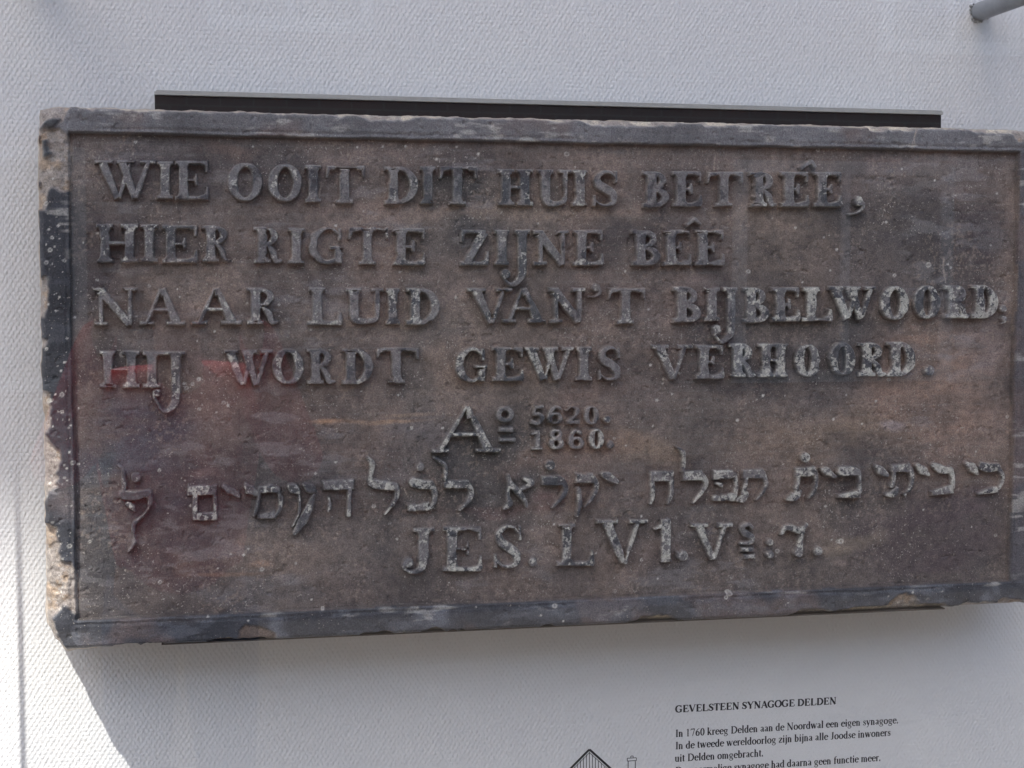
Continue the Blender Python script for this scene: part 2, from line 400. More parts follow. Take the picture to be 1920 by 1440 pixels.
L("raised second line of Dutch capitals with a circumflex", [
  G('H', 179, 259, 420, 493, .45, .8), G('I', 263, 296, 421, 492, .3, .7), G('E', 304, 370, 422, 493, .3, .9), G('R', 378, 435, 422, 492, .3, .5), G('R', 475, 530, 425, 494, .45, .3), G('I', 540, 572, 427, 495, .2, .3),
  G('G', 577, 647, 426, 495, .25, .3), G('T', 653, 730, 426, 497, .3, .4), G('E', 736, 798, 428, 498, .2, .4), G('Z', 863, 918, 431, 498, .4, .3), G('I', 928, 956, 431, 498, .2, .7),
  (jay(966, 995, 980, 431, 537, 949, 514, 10), .25, .7), G('N', 1001, 1068, 432, 498, .2, .6), G('E', 1075, 1132, 431, 498, .25, .4), G('B', 1185, 1240, 431, 498, .2, .4), G('E', 1243, 1297, 431, 498, .3, .4),
  G('E', 1303, 1359, 431, 498, .25, .4), ([bar(1287, 423, 1304, 410, 7, 9), bar(1301, 410, 1316, 422, 9, 7)], .2, .3)])
L("raised third line of Dutch capitals ending in a semicolon", [
  G('N', 172, 258, 539, 611, .6, .2), G('A', 262, 348, 541, 610, .35, .1), G('A', 359, 454, 540, 609, .55, .4), G('R', 462, 523, 539, 609, .4, .3), G('L', 576, 642, 539, 610, .45, .2), G('U', 648, 717, 540, 608, .3, .2),
  G('I', 724, 750, 541, 609, .4, .6), G('D', 762, 826, 540, 609, .4, .5), G('V', 876, 962, 540, 607, .35, .5), G('A', 942, 1027, 540, 606, .25, .6), G('N', 1029, 1098, 540, 606, .35, .4),
  ([dot(1118, 538, 8.5), curve([(1124, 540), (1125, 549), (1117, 556), (1105, 557)], [7, 7, 5, 3])], .2, .1), G('T', 1140, 1212, 540, 608, .35, .1),
  G('B', 1262, 1315, 538, 605, .4, .3), G('I', 1321, 1351, 539, 603, .35, .3), (jay(1357, 1385, 1372, 539, 644, 1345, 618, 9, 16.5), .45, .4), G('B', 1393, 1444, 539, 606, .75, .7), G('E', 1447, 1500, 539, 603, .5, .4),
  G('L', 1503, 1561, 539, 603, .8, .4), G('W', 1555, 1645, 537, 600, .85, .8), G('O', 1651, 1705, 536, 601, .9, .6), G('O', 1714, 1765, 535, 599, .45, .6), G('R', 1771, 1818, 535, 597, .7, .6), G('D', 1821, 1873, 535, 597, .75, .6),
  ([dot(1882, 579, 7), dot(1882, 597, 6), curve([(1886, 597), (1885, 603), (1879, 607)], [6, 5, 3])], .5, .4)])
L("raised fourth line of Dutch capitals ending in a full stop", [
  G('H', 185, 262, 658, 728, .4, .5), G('I', 268, 302, 659, 728, .4, .3), (jay(300, 348, 330, 659, 774, 294, 737, 8, 19), .45, .3), G('W', 420, 512, 656, 725, .3, .5), G('O', 510, 571, 654, 722, .35, .4),
  G('R', 575, 630, 654, 721, .3, .4), G('D', 641, 701, 654, 721, .4, .3), G('T', 705, 787, 652, 720, .25, .3), G('G', 853, 914, 652, 717, .55, .5), G('E', 923, 982, 651, 715, .4, .6), G('W', 984, 1078, 651, 714, .5, .4),
  G('I', 1080, 1111, 651, 714, .35, .3), G('S', 1121, 1164, 650, 714, .15, .2), G('V', 1223, 1300, 647, 712, .6, .3), G('E', 1305, 1358, 647, 711, .25, .4), G('R', 1367, 1419, 644, 708, .75, .5), G('H', 1421, 1481, 644, 708, .85, .4),
  G('O', 1491, 1540, 645, 707, .85, .6), G('O', 1554, 1605, 642, 706, .55, .7), G('R', 1610, 1663, 642, 706, .8, .8), G('D', 1663, 1718, 641, 706, .85, .4), ([dot(1743, 695, 9.5)], .4, .4)])
K = dict(tw=11, th=5)
L("tall raised A with a small raised o over two short bars", [
  ([bar(876, 761, 826, 846, 7, 10), bar(877, 762, 917, 846, 10, 19), bar(846, 815, 900, 815, 8), bar(810, 846, 843, 846, 7), bar(892, 845, 940, 845, 7), bar(874, 762, 882, 785, 5, 15)], .8, .5),
  ([ell(948, 778, 12, 11, 0, 360, 10, 8, 30), bar(936, 806, 964, 807, 9), bar(937, 825, 968, 826, 8)], .15, .5)])
L("small raised year numeral, the upper of the two", [
  ([bar(1003, 765, 1022, 763, 8, 7), bar(1005, 765, 1002, 778, 7), curve([(1002, 778), (1012, 777), (1017, 785), (1010, 794), (999, 792)], [6, 9, 11, 8, 9])], .2, .2),
  ([curve([(1051, 766), (1042, 764), (1034, 772), (1031, 785)], [8, 7, 9, 10]), ell(1042, 785, 10, 9, 0, 360, 10, 6, 30)], .3, .4),
  ([curve([(1064, 770), (1072, 764), (1082, 768), (1080, 778), (1065, 792)], [8, 7, 10, 9, 6]), bar(1062, 792, 1088, 792, 8)], .1, .2),
  G('0', 1095, 1124, 761, 797, .4, .4, tw=17), ([dot(1139, 787, 7)], .3, .3)], .85)
L("small raised year numeral, the lower of the two", [
  ([bar(1009, 808, 1009, 842, 10), bar(997, 816, 1008, 810, 5, 7), bar(997, 842, 1019, 842, 6)], .35, .5),
  ([ell(1044, 815, 8, 7, 0, 360, 9, 6, 30), ell(1044, 832, 9.5, 8.5, 0, 360, 11, 6, 30)], .35, .3),
  ([curve([(1089, 812), (1080, 809), (1073, 818), (1070, 831)], [8, 7, 9, 10]), ell(1082, 831, 10, 9, 0, 360, 10, 6, 30)], .3, .2),
  G('0', 1104, 1134, 804, 843, .85, .5, tw=19), ([dot(1145, 834, 8)], .3, .2)], .85)
r = curve
L("raised line of Hebrew letters across the lower panel", [
  ([r([(222, 874), (230, 884), (232, 905), (233, 926)], [4, 9, 9, 8]), r([(234, 929), (255, 930), (278, 925)], [20, 19, 15]), r([(278, 926), (282, 940), (277, 957), (262, 973), (251, 984), (250, 1000), (253, 1018), (240, 1036)], [12, 10, 8, 7, 7, 7, 8, 3]), dot(255, 896, 9.5), r([(240, 946), (248, 951), (253, 958)], [11, 12, 5])], .3, .9),
  ([bar(351, 921, 407, 919, 19), bar(366, 921, 366, 975, 10), bar(403, 921, 404, 975, 8), bar(362, 969, 407, 969, 16), bar(353, 907, 356, 920, 3, 7)], .6, .8),
  ([r([(420, 913), (430, 920), (444, 928), (451, 935)], [9, 16, 15, 3])], .5, .5),
  ([r([(461, 908), (468, 918), (480, 926)], [9, 22, 12]), r([(486, 925), (484, 945), (477, 968)], [8, 8, 6]), r([(490, 918), (505, 918), (520, 920)], [16, 17, 14]), r([(521, 920), (527, 938), (525, 955), (517, 968)], [12, 9, 9, 9]), bar(483, 970, 517, 966, 9, 16)], .45, .7),
  ([r([(543, 912), (551, 917), (558, 922)], [9, 19, 12]), r([(560, 924), (562, 945), (560, 965), (549, 988)], [7, 6, 5, 4]), r([(572, 910), (582, 917), (592, 921)], [8, 19, 8]), r([(589, 928), (580, 953), (567, 978), (553, 1000)], [7, 15, 20, 8])], .5, .8),
  ([bar(604, 912, 664, 909, 21, 19), r([(617, 935), (619, 948), (616, 959)], [6, 9, 6]), r([(656, 915), (655, 940), (654, 966)], [10, 9, 9])], .6, .4),
  ([r([(690, 859), (698, 870), (697, 888), (694, 902)], [6, 12, 9, 8]), r([(699, 908), (720, 911), (740, 913)], [17, 18, 16]), r([(741, 913), (746, 924), (740, 942), (722, 965)], [14, 10, 8, 4])], .85, .6),
  ([r([(776, 905), (790, 909), (808, 910)], [18, 19, 16]), r([(808, 910), (816, 922), (815, 940), (806, 954)], [12, 10, 10, 12]), bar(765, 954, 806, 951, 12, 20), dot(788, 876, 8.5)], .85, .3),
  ([r([(816, 859), (834, 873), (836, 884), (836, 900)], [5, 10, 9, 8]), r([(839, 909), (858, 909), (874, 908)], [15, 16, 15]), r([(875, 907), (884, 920), (880, 938), (863, 957)], [13, 11, 10, 4])], .75, .8),
  ([r([(954, 893), (958, 908), (972, 922), (985, 940), (988, 950)], [8, 13, 14, 9, 8]), r([(955, 915), (953, 930), (956, 944), (947, 954)], [8, 8, 14, 7]), r([(978, 918), (990, 912), (996, 905), (984, 899)], [8, 10, 14, 7])], .5, .6),
  ([bar(1016, 902, 1056, 902, 17, 19), r([(1055, 902), (1061, 914), (1056, 930), (1036, 952)], [12, 11, 10, 4]), dot(1032, 873, 9.5)], .25, .9),
  ([bar(1079, 897, 1114, 897, 19), r([(1113, 897), (1119, 910), (1114, 928), (1096, 951)], [12, 10, 9, 4]), r([(1085, 918), (1087, 945), (1082, 967)], [10, 11, 6])], .5, .6),
  ([r([(1131, 890), (1142, 895), (1157, 904)], [10, 17, 9])], .65, .4),
  ([bar(1219, 894, 1265, 893, 19), r([(1224, 905), (1225, 930), (1221, 944)], [10, 10, 5]), r([(1260, 900), (1261, 922), (1253, 946)], [11, 10, 4])], .85, .6),
  ([r([(1269, 838), (1281, 848), (1283, 865), (1282, 884)], [4, 9, 8, 8]), bar(1280, 893, 1318, 892, 18), r([(1316, 892), (1325, 904), (1320, 918), (1300, 944)], [13, 10, 9, 4])], .8, .4),
  ([bar(1338, 891, 1378, 890, 18, 19), r([(1377, 891), (1381, 908), (1379, 930)], [12, 8, 9]), bar(1336, 935, 1380, 932, 10, 17), r([(1345, 907), (1352, 911), (1356, 917)], [6, 12, 4])], .8, .6),
  ([bar(1393, 890, 1434, 888, 16, 18), r([(1432, 889), (1438, 905), (1433, 922), (1419, 938)], [12, 9, 8, 5]), r([(1401, 895), (1399, 910), (1394, 926)], [8, 9, 9]), r([(1384, 938), (1394, 935), (1402, 926)], [7, 16, 9])], .75, .5),
  ([bar(1491, 886, 1529, 884, 17, 19), r([(1527, 885), (1531, 900), (1527, 920), (1515, 936)], [12, 9, 9, 4]), r([(1497, 890), (1496, 905), (1492, 922)], [8, 8, 9]), r([(1477, 937), (1490, 931), (1500, 922)], [5, 17, 8]), bar(1502, 858, 1518, 858, 4, 4), dot(1510, 858, 9)], .85, .5),
  ([r([(1543, 880), (1552, 885), (1565, 894)], [8, 17, 8])], .85, .5),
  ([r([(1578, 884), (1592, 884), (1608, 885)], [17, 19, 14]), bar(1611, 886, 1613, 925, 8, 7), bar(1572, 931, 1614, 925, 6, 18)], .85, .4),
  ([r([(1643, 874), (1652, 883), (1664, 891)], [6, 16, 8])], .7, .5),
  ([bar(1672, 879, 1708, 878, 12, 17), r([(1708, 880), (1712, 895), (1708, 915), (1698, 929)], [11, 8, 7, 6]), r([(1677, 882), (1677, 900), (1673, 912)], [8, 8, 8]), r([(1664, 929), (1676, 926), (1683, 917)], [6, 15, 8])], .55, .8),
  ([r([(1720, 872), (1731, 881), (1743, 891)], [6, 18, 6])], .9, .3),
  ([r([(1752, 872), (1765, 880), (1784, 882)], [9, 17, 12]), r([(1783, 881), (1788, 895), (1788, 914)], [12, 9, 8]), bar(1747, 926, 1789, 917, 9, 17)], .8, .4),
  ([r([(1814, 870), (1825, 878), (1833, 889)], [8, 18, 6])], .9, .3),
  ([r([(1843, 875), (1855, 878), (1872, 876)], [16, 17, 14]), r([(1872, 877), (1881, 890), (1880, 906), (1870, 922)], [10, 8, 7, 6]), bar(1835, 927, 1874, 917, 4, 15)], .8, .5)])
L("large raised scripture reference along the panel foot", [
  ([bar(775, 995, 816, 993, 8), bar(795, 994, 795, 1050, 20), bar(795, 994, 795, 1003, 30, 20), r([(795, 1046), (793, 1062), (780, 1074), (764, 1072), (757, 1062), (760, 1052)], [20, 17, 9, 7, 6, 6]), dot(766, 1056, 10)], .7, .4),
  G('E', 832, 904, 989, 1072, .75, .4, tw=19), G('S', 926, 979, 985, 1067, .6, .6, tw=20), ([dot(1000, 1055, 8.5)], .3, .2), G('L', 1045, 1115, 982, 1062, .5, .8, tw=18),
  G('V', 1119, 1217, 975, 1059, .8, .3, tw=19), ([bar(1250, 974, 1250, 1053, 19), bar(1240, 1053, 1263, 1053, 6), bar(1228, 993, 1244, 986, 4, 9), bar(1244, 986, 1256, 975, 9, 8)], .85, .4), ([dot(1282, 1043, 9.5), bar(1271, 1035, 1274, 1048, 5, 7)], .85, .3),
  G('V', 1296, 1376, 982, 1051, .7, .5, tw=16), ([r([(1413, 990), (1404, 984), (1393, 990), (1398, 1000), (1411, 1009), (1407, 1018), (1390, 1020)], [8, 7, 11, 13, 12, 8, 6]), bar(1391, 1031, 1415, 1032, 8), bar(1396, 1045, 1418, 1044, 9)], .35, .5),
  ([dot(1444, 1017, 6.5), dot(1444, 1040, 7.5)], .6, .4), ([r([(1466, 1002), (1474, 990), (1487, 990), (1500, 995), (1513, 984)], [6, 12, 15, 13, 7]), r([(1511, 984), (1503, 1005), (1499, 1030), (1497, 1037)], [7, 8, 16, 18])], .6, .5), ([dot(1535, 1034, 8.5)], .6, .1)])

# ------------------------------------------------------------------ stone plaque
xs, zs = P(np.array([134, 142, 1910, 1896]), np.array([252, 1163, 285, 1088]))
IX0, IX1 = float(xs[0]+xs[1])/2, float(xs[2]+xs[3])/2            # recessed panel
IZ1, IZ0 = float(zs[0]+zs[2])/2, float(zs[1]+zs[3])/2
ox, oz = P(np.array([76, 86, 700, 1700, 300, 1700]), np.array([600, 1060, 217, 237, 1207, 1147]))
OX0 = float(ox[0]+ox[1])/2; OX1 = float(P(1946, 700)[0]); OZ1 = float(oz[2]+oz[3])/2+.0008; OZ0 = float(oz[4]+oz[5])/2
STEP = 0.0080; Y_FIELD = Y_FACE+STEP
Y_BACK = -0.014

plaque = empty("stone_plaque", ((OX0+OX1)/2, (Y_FACE+Y_BACK)/2, OZ0))
tag(plaque, "weathered dark brown stone tablet with raised Dutch and Hebrew lettering and chipped edges", "stone plaque")

def pp(pts): a = np.array(pts, float); x, z = P(a[:, 0], a[:, 1]); return list(zip(x.tolist(), z.tolist()))
CHIPS = [[(70, 190), (129, 196), (124, 212), (116, 228), (103, 233), (88, 226), (70, 240)],
 [(70, 243), (90, 244), (112, 240), (124, 250), (135, 258), (136, 300), (133, 330), (132, 360), (110, 358), (98, 351), (89, 358), (86, 372), (84, 395), (70, 392)],
 [(70, 520), (84, 520), (90, 545), (89, 575), (84, 595), (70, 600)], [(70, 633), (86, 636), (86, 648), (70, 652)],
 [(70, 733), (90, 738), (95, 770), (94, 800), (88, 812), (70, 815)],
 [(70, 812), (88, 818), (97, 832), (110, 848), (111, 866), (106, 890), (113, 896), (105, 906), (109, 916), (92, 920), (88, 938), (70, 940)],
 [(70, 982), (92, 984), (106, 990), (103, 1003), (113, 1020), (106, 1040), (114, 1054), (136, 1058), (145, 1090), (145, 1152), (136, 1150), (120, 1132), (114, 1142), (97, 1157), (101, 1180), (111, 1200), (130, 1224), (60, 1240), (60, 1000)],
 [(1664, 1150), (1670, 1128), (1684, 1116), (1700, 1113), (1716, 1120), (1726, 1132), (1726, 1150)], [(1870, 1146), (1872, 1127), (1890, 1122), (1912, 1124), (1926, 1132), (1926, 1146)],
 [(1900, 236), (1904, 256), (1912, 264), (1930, 262), (1930, 236)], [(158, 196), (162, 206), (172, 211), (180, 198)], [(228, 196), (232, 208), (244, 207), (250, 198)], [(302, 200), (304, 210), (316, 205), (330, 199)]]
DARKCHIP = [(445, 1210), (447, 1184), (458, 1173), (475, 1175), (500, 1180), (520, 1190), (512, 1205)]
DARKBLOB = [[(79, 262), (87, 264), (88, 280), (95, 287), (88, 294), (80, 296)], [(77, 233), (90, 223), (105, 222), (116, 221), (108, 231), (98, 240), (86, 240), (79, 236)]]

# stains and some painted sheet reflections on the panel: (px, py, rx, ry, colour as seen in shade, strength)
STAINS_AND_REFLECTIONS = [
 (1760, 730, 150, 150, (140, 108, 88), .75), (1560, 820, 190, 60, (128, 106, 84), .6), (1500, 480, 130, 120, (128, 106, 88), .55), (1540, 320, 100, 40, (126, 104, 92), .5), (1790, 445, 120, 105, (62, 58, 62), .75), (180, 480, 70, 120, (70, 62, 66), .6), (330, 470, 120, 40, (66, 62, 66), .5), (1690, 335, 190, 50, (112, 92, 84), .5),  # the three darkest patches are reflections in the sheet, painted on
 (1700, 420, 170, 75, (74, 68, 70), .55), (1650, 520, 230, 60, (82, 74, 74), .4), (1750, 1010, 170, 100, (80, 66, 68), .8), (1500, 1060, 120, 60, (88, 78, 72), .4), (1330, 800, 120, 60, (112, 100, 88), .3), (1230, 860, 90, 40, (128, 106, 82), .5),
 (1120, 850, 120, 25, (122, 96, 78), .45), (1040, 870, 140, 25, (116, 88, 74), .35), (1290, 560, 80, 60, (122, 102, 92), .4), (860, 520, 200, 60, (120, 100, 90), .4), (760, 400, 260, 22, (128, 106, 94), .45), (1000, 400, 240, 16, (138, 116, 98), .55),
 (880, 385, 60, 20, (76, 68, 68), .5), (700, 290, 160, 25, (118, 100, 92), .4), (1050, 290, 240, 20, (118, 100, 90), .4), (420, 280, 70, 18, (120, 92, 78), .5), (330, 300, 160, 40, (86, 78, 78), .4), (230, 330, 70, 90, (82, 78, 82), .45),
 (250, 840, 150, 130, (68, 71, 80), .85), (280, 980, 190, 100, (58, 62, 70), .85), (200, 1090, 90, 70, (60, 58, 62), .7), (450, 900, 150, 80, (76, 74, 76), .5), (620, 830, 90, 60, (104, 84, 76), .4), (700, 792, 110, 5, (166, 126, 86), .75), (620, 796, 30, 6, (168, 122, 80), .6), (770, 780, 60, 5, (150, 122, 92), .5),
 (780, 840, 100, 70, (90, 86, 92), .4), (560, 760, 120, 40, (96, 80, 70), .5), (430, 720, 110, 70, (100, 76, 70), .45), (190, 660, 60, 60, (60, 60, 64), .55), (600, 600, 120, 60, (112, 100, 92), .35), (690, 620, 260, 30, (118, 104, 92), .35), (900, 690, 120, 40, (118, 96, 82), .35),
 (820, 700, 50, 40, (126, 104, 88), .4), (1110, 740, 110, 30, (114, 88, 76), .4), (1050, 560, 60, 50, (92, 80, 78), .4), (430, 1080, 80, 4, (158, 112, 76), .7), (490, 1062, 26, 8, (160, 120, 88), .6), (345, 1075, 30, 26, (140, 106, 82), .45), (300, 1100, 130, 60, (74, 66, 66), .4), (480, 1105, 130, 26, (96, 96, 102), .5),
 (700, 1090, 160, 40, (90, 74, 70), .4), (980, 1100, 180, 50, (100, 80, 74), .45), (1240, 1060, 140, 40, (104, 84, 76), .35), (1590, 1020, 70, 18, (138, 120, 98), .55), (1580, 1055, 20, 6, (158, 134, 120), .6), (1680, 800, 22, 14, (140, 126, 128), .6), (1850, 640, 40, 60, (122, 106, 104), .45), (1830, 960, 60, 40, (84, 70, 74), .5),
 (1460, 900, 260, 40, (104, 92, 84), .3), (620, 940, 200, 60, (88, 80, 80), .4), (930, 950, 120, 50, (92, 82, 80), .3), (930, 960, 60, 14, (120, 84, 80), .5), (1030, 960, 40, 24, (124, 88, 86), .5), (390, 888, 40, 14, (124, 94, 90), .6), (1830, 310, 70, 40, (98, 88, 86), .5),
]
def field_colour(X, Z):
    n1 = fbm(X, Z, 9, 5, 3, .6); n2 = fbm(X*0.55, Z*1.6, 26, 4, 11, .6); n3 = fbm(X, Z, 130, 3, 21, .6)
    base = alb(101, 89, 83)[None, None, :]*np.ones(X.shape+(1,))
    warm = alb(124, 104, 91); cool = alb(66, 64, 67)
    k = sstep(.52, .68, n1)[..., None]*.6; base = base*(1-k)+warm*k
    k = sstep(.50, .34, n1)[..., None]*.6; base = base*(1-k)+cool*k
    wx = (fbm(X, Z, 22, 3, 31)-.5)*.05; wz = (fbm(X, Z, 22, 3, 37)-.5)*.05
    for px, py, rx, ry, c, st in STAINS_AND_REFLECTIONS:
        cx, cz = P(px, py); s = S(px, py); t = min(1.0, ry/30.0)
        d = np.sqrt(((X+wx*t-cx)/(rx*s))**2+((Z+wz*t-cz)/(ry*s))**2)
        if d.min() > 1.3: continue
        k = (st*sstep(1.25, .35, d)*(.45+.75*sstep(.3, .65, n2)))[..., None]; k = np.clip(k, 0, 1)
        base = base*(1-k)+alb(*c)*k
    base = base*(0.72+0.56*n2[..., None])*(0.66+0.68*n3[..., None])
    scuff = sstep(.56, .70, fbm(X*.45, Z*1.5, 42, 4, 43, .65))*sstep(.46, .66, fbm(X, Z, 7, 3, 45))
    base = base*(1-.38*scuff[..., None])+alb(128, 124, 126)*.38*scuff[..., None]
    gr = sstep(.60, .72, fbm(X, Z, 330, 2, 41))*sstep(.45, .65, fbm(X, Z, 20, 3, 47))
    base = base*(1-.42*gr[..., None])+alb(142, 122, 106)*.42*gr[..., None]
    g = base.mean(-1, keepdims=True)
    return (base*.62+g*.38*np.array([1.0, .985, 1.0]))*.80

STP = 0.0011
nx = int((OX1-OX0)/STP)+1; nz = int((OZ1-OZ0)/STP)+1
gx = np.linspace(OX0, OX1, nx); gz = np.linspace(OZ0, OZ1, nz)
X, Z = np.meshgrid(gx, gz)
# slightly ragged outline, lower left corner knocked off
def outline(X, Z):
    left = (fbm(Z, Z*0, 55, 4, 51)-.5)*.0034+.0004
    pts = [(70, 300), (76, 600), (83, 800), (85, 1100), (86, 1155), (91, 1180), (98, 1202), (116, 1216), (126, 1221)]
    px, pz = zip(*pp(pts)); o = np.argsort(pz); lx = np.interp(Z, np.array(pz)[o], np.array(px)[o]) - OX0
    lx = np.where(Z < P(86, 1140)[1], np.maximum(lx, 0), lx*.5)
    tx = (fbm(Z*0+X, Z*0, 40, 4, 61)-.5)*.0008; bx = (fbm(X, Z*0, 40, 4, 71)-.5)*.0008; rx = (fbm(Z, Z*0, 50, 4, 81)-.5)*.003
    kL = np.clip(1-(X-OX0)/.05, 0, 1); kR = np.clip(1-(OX1-X)/.03, 0, 1); kT = np.clip(1-(OZ1-Z)/.02, 0, 1); kB = np.clip(1-(Z-OZ0)/.02, 0, 1)
    dx = (left+lx)*kL+rx*kR; dz = tx*kT+bx*kB
    # rounded corners
    for cx, cz, sx, sz, rr in ((OX0, OZ1, 1, -1, .010), (OX1, OZ1, -1, -1, .012), (OX1, OZ0, -1, 1, .006)):
        u = np.clip(1-np.abs(X-cx)/.03, 0, 1); v = np.clip(1-np.abs(Z-cz)/.03, 0, 1)
        dx = dx+sx*rr*.3*(u*v)**2; dz = dz+sz*rr*.3*(u*v)**2
    return X+dx, Z+dz
Xw, Zw = outline(X, Z)
wob = (fbm(X, Z, 60, 3, 91)-.5)*.003; wob2 = (fbm(X, Z, 300, 2, 95)-.5)*.0022+(fbm(X, Z, 130, 3, 97)-.5)*.0036
din = np.minimum(np.minimum(X-IX0, IX1-X), np.minimum(Z-IZ0, IZ1-Z))+(fbm(X, Z, 25, 3, 99)-.5)*.0022      # >0 inside the recessed panel
dout = np.minimum(np.minimum(X-OX0, OX1-X), np.minimum(Z-OZ0, OZ1-Z))
chip = np.zeros(X.shape)
for poly in CHIPS: chip[in_poly(pp(poly), Xw+wob+wob2, Zw-wob+wob2)] = 1
dark = np.zeros(X.shape)
for poly in DARKBLOB: dark[in_poly(pp(poly), Xw+wob2, Zw+wob2)] = 1
chip = chip*(1-dark)
# pale crumbled fringe along the top and bottom arris
ft = .0012+.0052*sstep(.42, .72, fbm(X, Z*0, 28, 4, 105))+.0016*(fbm(X, Z, 200, 2, 106)-.5); ftop = (OZ1-Z < ft*sstep(OX0+.04, OX0+.12, X))
fb = -.0012+.0072*sstep(.45, .75, fbm(X, Z*0, 22, 4, 115))+.002*(fbm(X, Z, 200, 2, 116)-.5); fbot = (Z-OZ0 < fb)
chip = np.maximum(chip, np.maximum(ftop, fbot)*1.0)
dchip = in_poly(pp(DARKCHIP), Xw+wob, Zw+wob).astype(float)
soft = blur(chip, 1)
rel = fbm(X, Z, 120, 4, 121, .6)-.5
# heights measured out of the panel (towards the viewer)
brd = STEP*sstep(.0006, -.0024, din)
brd = brd-.0009*np.exp(-((din+.0055)/.0016)**2)*sstep(.3, .6, fbm(X, Z, 12, 2, 131))
arris = -.0045*np.clip(1-dout/.004, 0, 1)**2
H = brd+arris+(fbm(X, Z, 45, 4, 141)-.5)*.0012+rel*.0006
H += soft*(-.0022-.010*np.clip(1-dout/.022, 0, 1)**1.5+rel*.0050)*(din < .001)
H += blur(dchip, 1)*(-.002+rel*.002)+blur(dark, 1)*.003
pits = sstep(.73, .80, fbm(X, Z, 170, 2, 151)); H -= pits*.0009
# colours
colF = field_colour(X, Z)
nB = fbm(X, Z, 16, 4, 161, .6); nS = fbm(X*.35, Z*1.5, 90, 3, 171, .6)
PX = (X-OX0)/(OX1-OX0); PZ = (Z-OZ0)/(OZ1-OZ0)
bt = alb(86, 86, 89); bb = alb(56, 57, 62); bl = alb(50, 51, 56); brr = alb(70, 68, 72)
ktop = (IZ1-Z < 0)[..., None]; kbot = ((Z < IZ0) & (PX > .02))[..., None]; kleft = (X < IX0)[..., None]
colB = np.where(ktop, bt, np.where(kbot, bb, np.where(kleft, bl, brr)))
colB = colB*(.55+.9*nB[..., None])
kk = (sstep(.56, .72, nB)*.5)[..., None]*kbot; colB = colB*(1-kk)+alb(102, 105, 114)*kk
kk = (sstep(.56, .70, fbm(X, Z, 14, 4, 181))*.40)[..., None]; colB = colB*(1-kk)+alb(98, 84, 80)*kk
kk = (sstep(.50, .66, fbm(X*.5, Z*1.3, 34, 5, 173, .65))*.30)[..., None]*(kbot*1.0+kleft*.5); colB = colB*(1-kk)+alb(100, 103, 111)*kk
kk = (sstep(.62, .72, nS)*sstep(.45, .62, nB)*.5)[..., None]; colB = colB*(1-kk)+alb(150, 148, 144)*kk
edge_dark = sstep(-.0025, .0, din)*sstep(.003, .0, din)  # darker line along the panel's inner edge
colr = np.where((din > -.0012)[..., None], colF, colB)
colr = colr*(1-.25*edge_dark[..., None])
pale = alb(122, 115, 110)*np.ones(3); warmp = alb(126, 112, 99); lite = alb(176, 170, 156)
nC = fbm(X, Z, 70, 4, 191, .6)[..., None]
cc = pale*(1-sstep(.5, .65, nC))+warmp*sstep(.5, .65, nC); cc = cc*(.7+.6*fbm(X, Z, 260, 2, 195)[..., None])
fr = (np.maximum(ftop, fbot))[..., None]*sstep(.4, .6, nC); cc = cc*(1-fr*.6)+lite*fr*.6
sk = soft[..., None]; colr = colr*(1-sk)+cc*sk
kd = blur(dchip, 1)[..., None]*.85; colr = colr*(1-kd)+alb(92, 80, 72)*(.6+.8*nC)*kd
kd = blur(dark, 1)[..., None]*.9; colr = colr*(1-kd)+alb(58, 60, 62)*(.6+.8*nC)*kd
# lime drips: small pale rings and dots
rs = np.random.RandomState(5)
drips = [(230, 665, 7), (373, 712, 4), (361, 721, 4), (350, 728, 4), (345, 720, 3), (336, 710, 5), (420, 756, 4), (428, 761, 3), (115, 772, 4), (97, 750, 4), (116, 740, 5), (92, 752, 5), (136, 868, 5), (146, 872, 3), (119, 896, 3), (1066, 288, 5), (300, 1094, 4), (1368, 1113, 6), (1362, 1120, 4), (1040, 1136, 5), (1582, 1017, 5), (1576, 1017, 4)]
for _ in range(240):
    drips.append((rs.uniform(90, 1900), rs.uniform(262, 1190), abs(rs.normal(0, 1.3))+1.0))
for _ in range(70):
    drips.append((rs.uniform(84, 134), rs.uniform(370, 1150), abs(rs.normal(0, 1.2))+1.0))
for px, py, rr in drips:
    cx, cz = P(px, py); s = S(px, py)
    i0, i1 = np.searchsorted(gx, [cx-rr*2*s, cx+rr*2*s]); j0, j1 = np.searchsorted(gz, [cz-rr*2*s, cz+rr*2*s])
    if i1 <= i0 or j1 <= j0: continue
    sl = (slice(j0, j1), slice(i0, i1)); d = np.hypot(X[sl]-cx, (Z[sl]-cz)*1.1)/(rr*s)
    k = (sstep(1.15, .8, d)*np.where(rr > 3, sstep(.35, .75, d)*.6+.2, .8))[..., None]*(rs.uniform(.4, .9))
    colr[sl] = colr[sl]*(1-k)+alb(182, 180, 174)*k
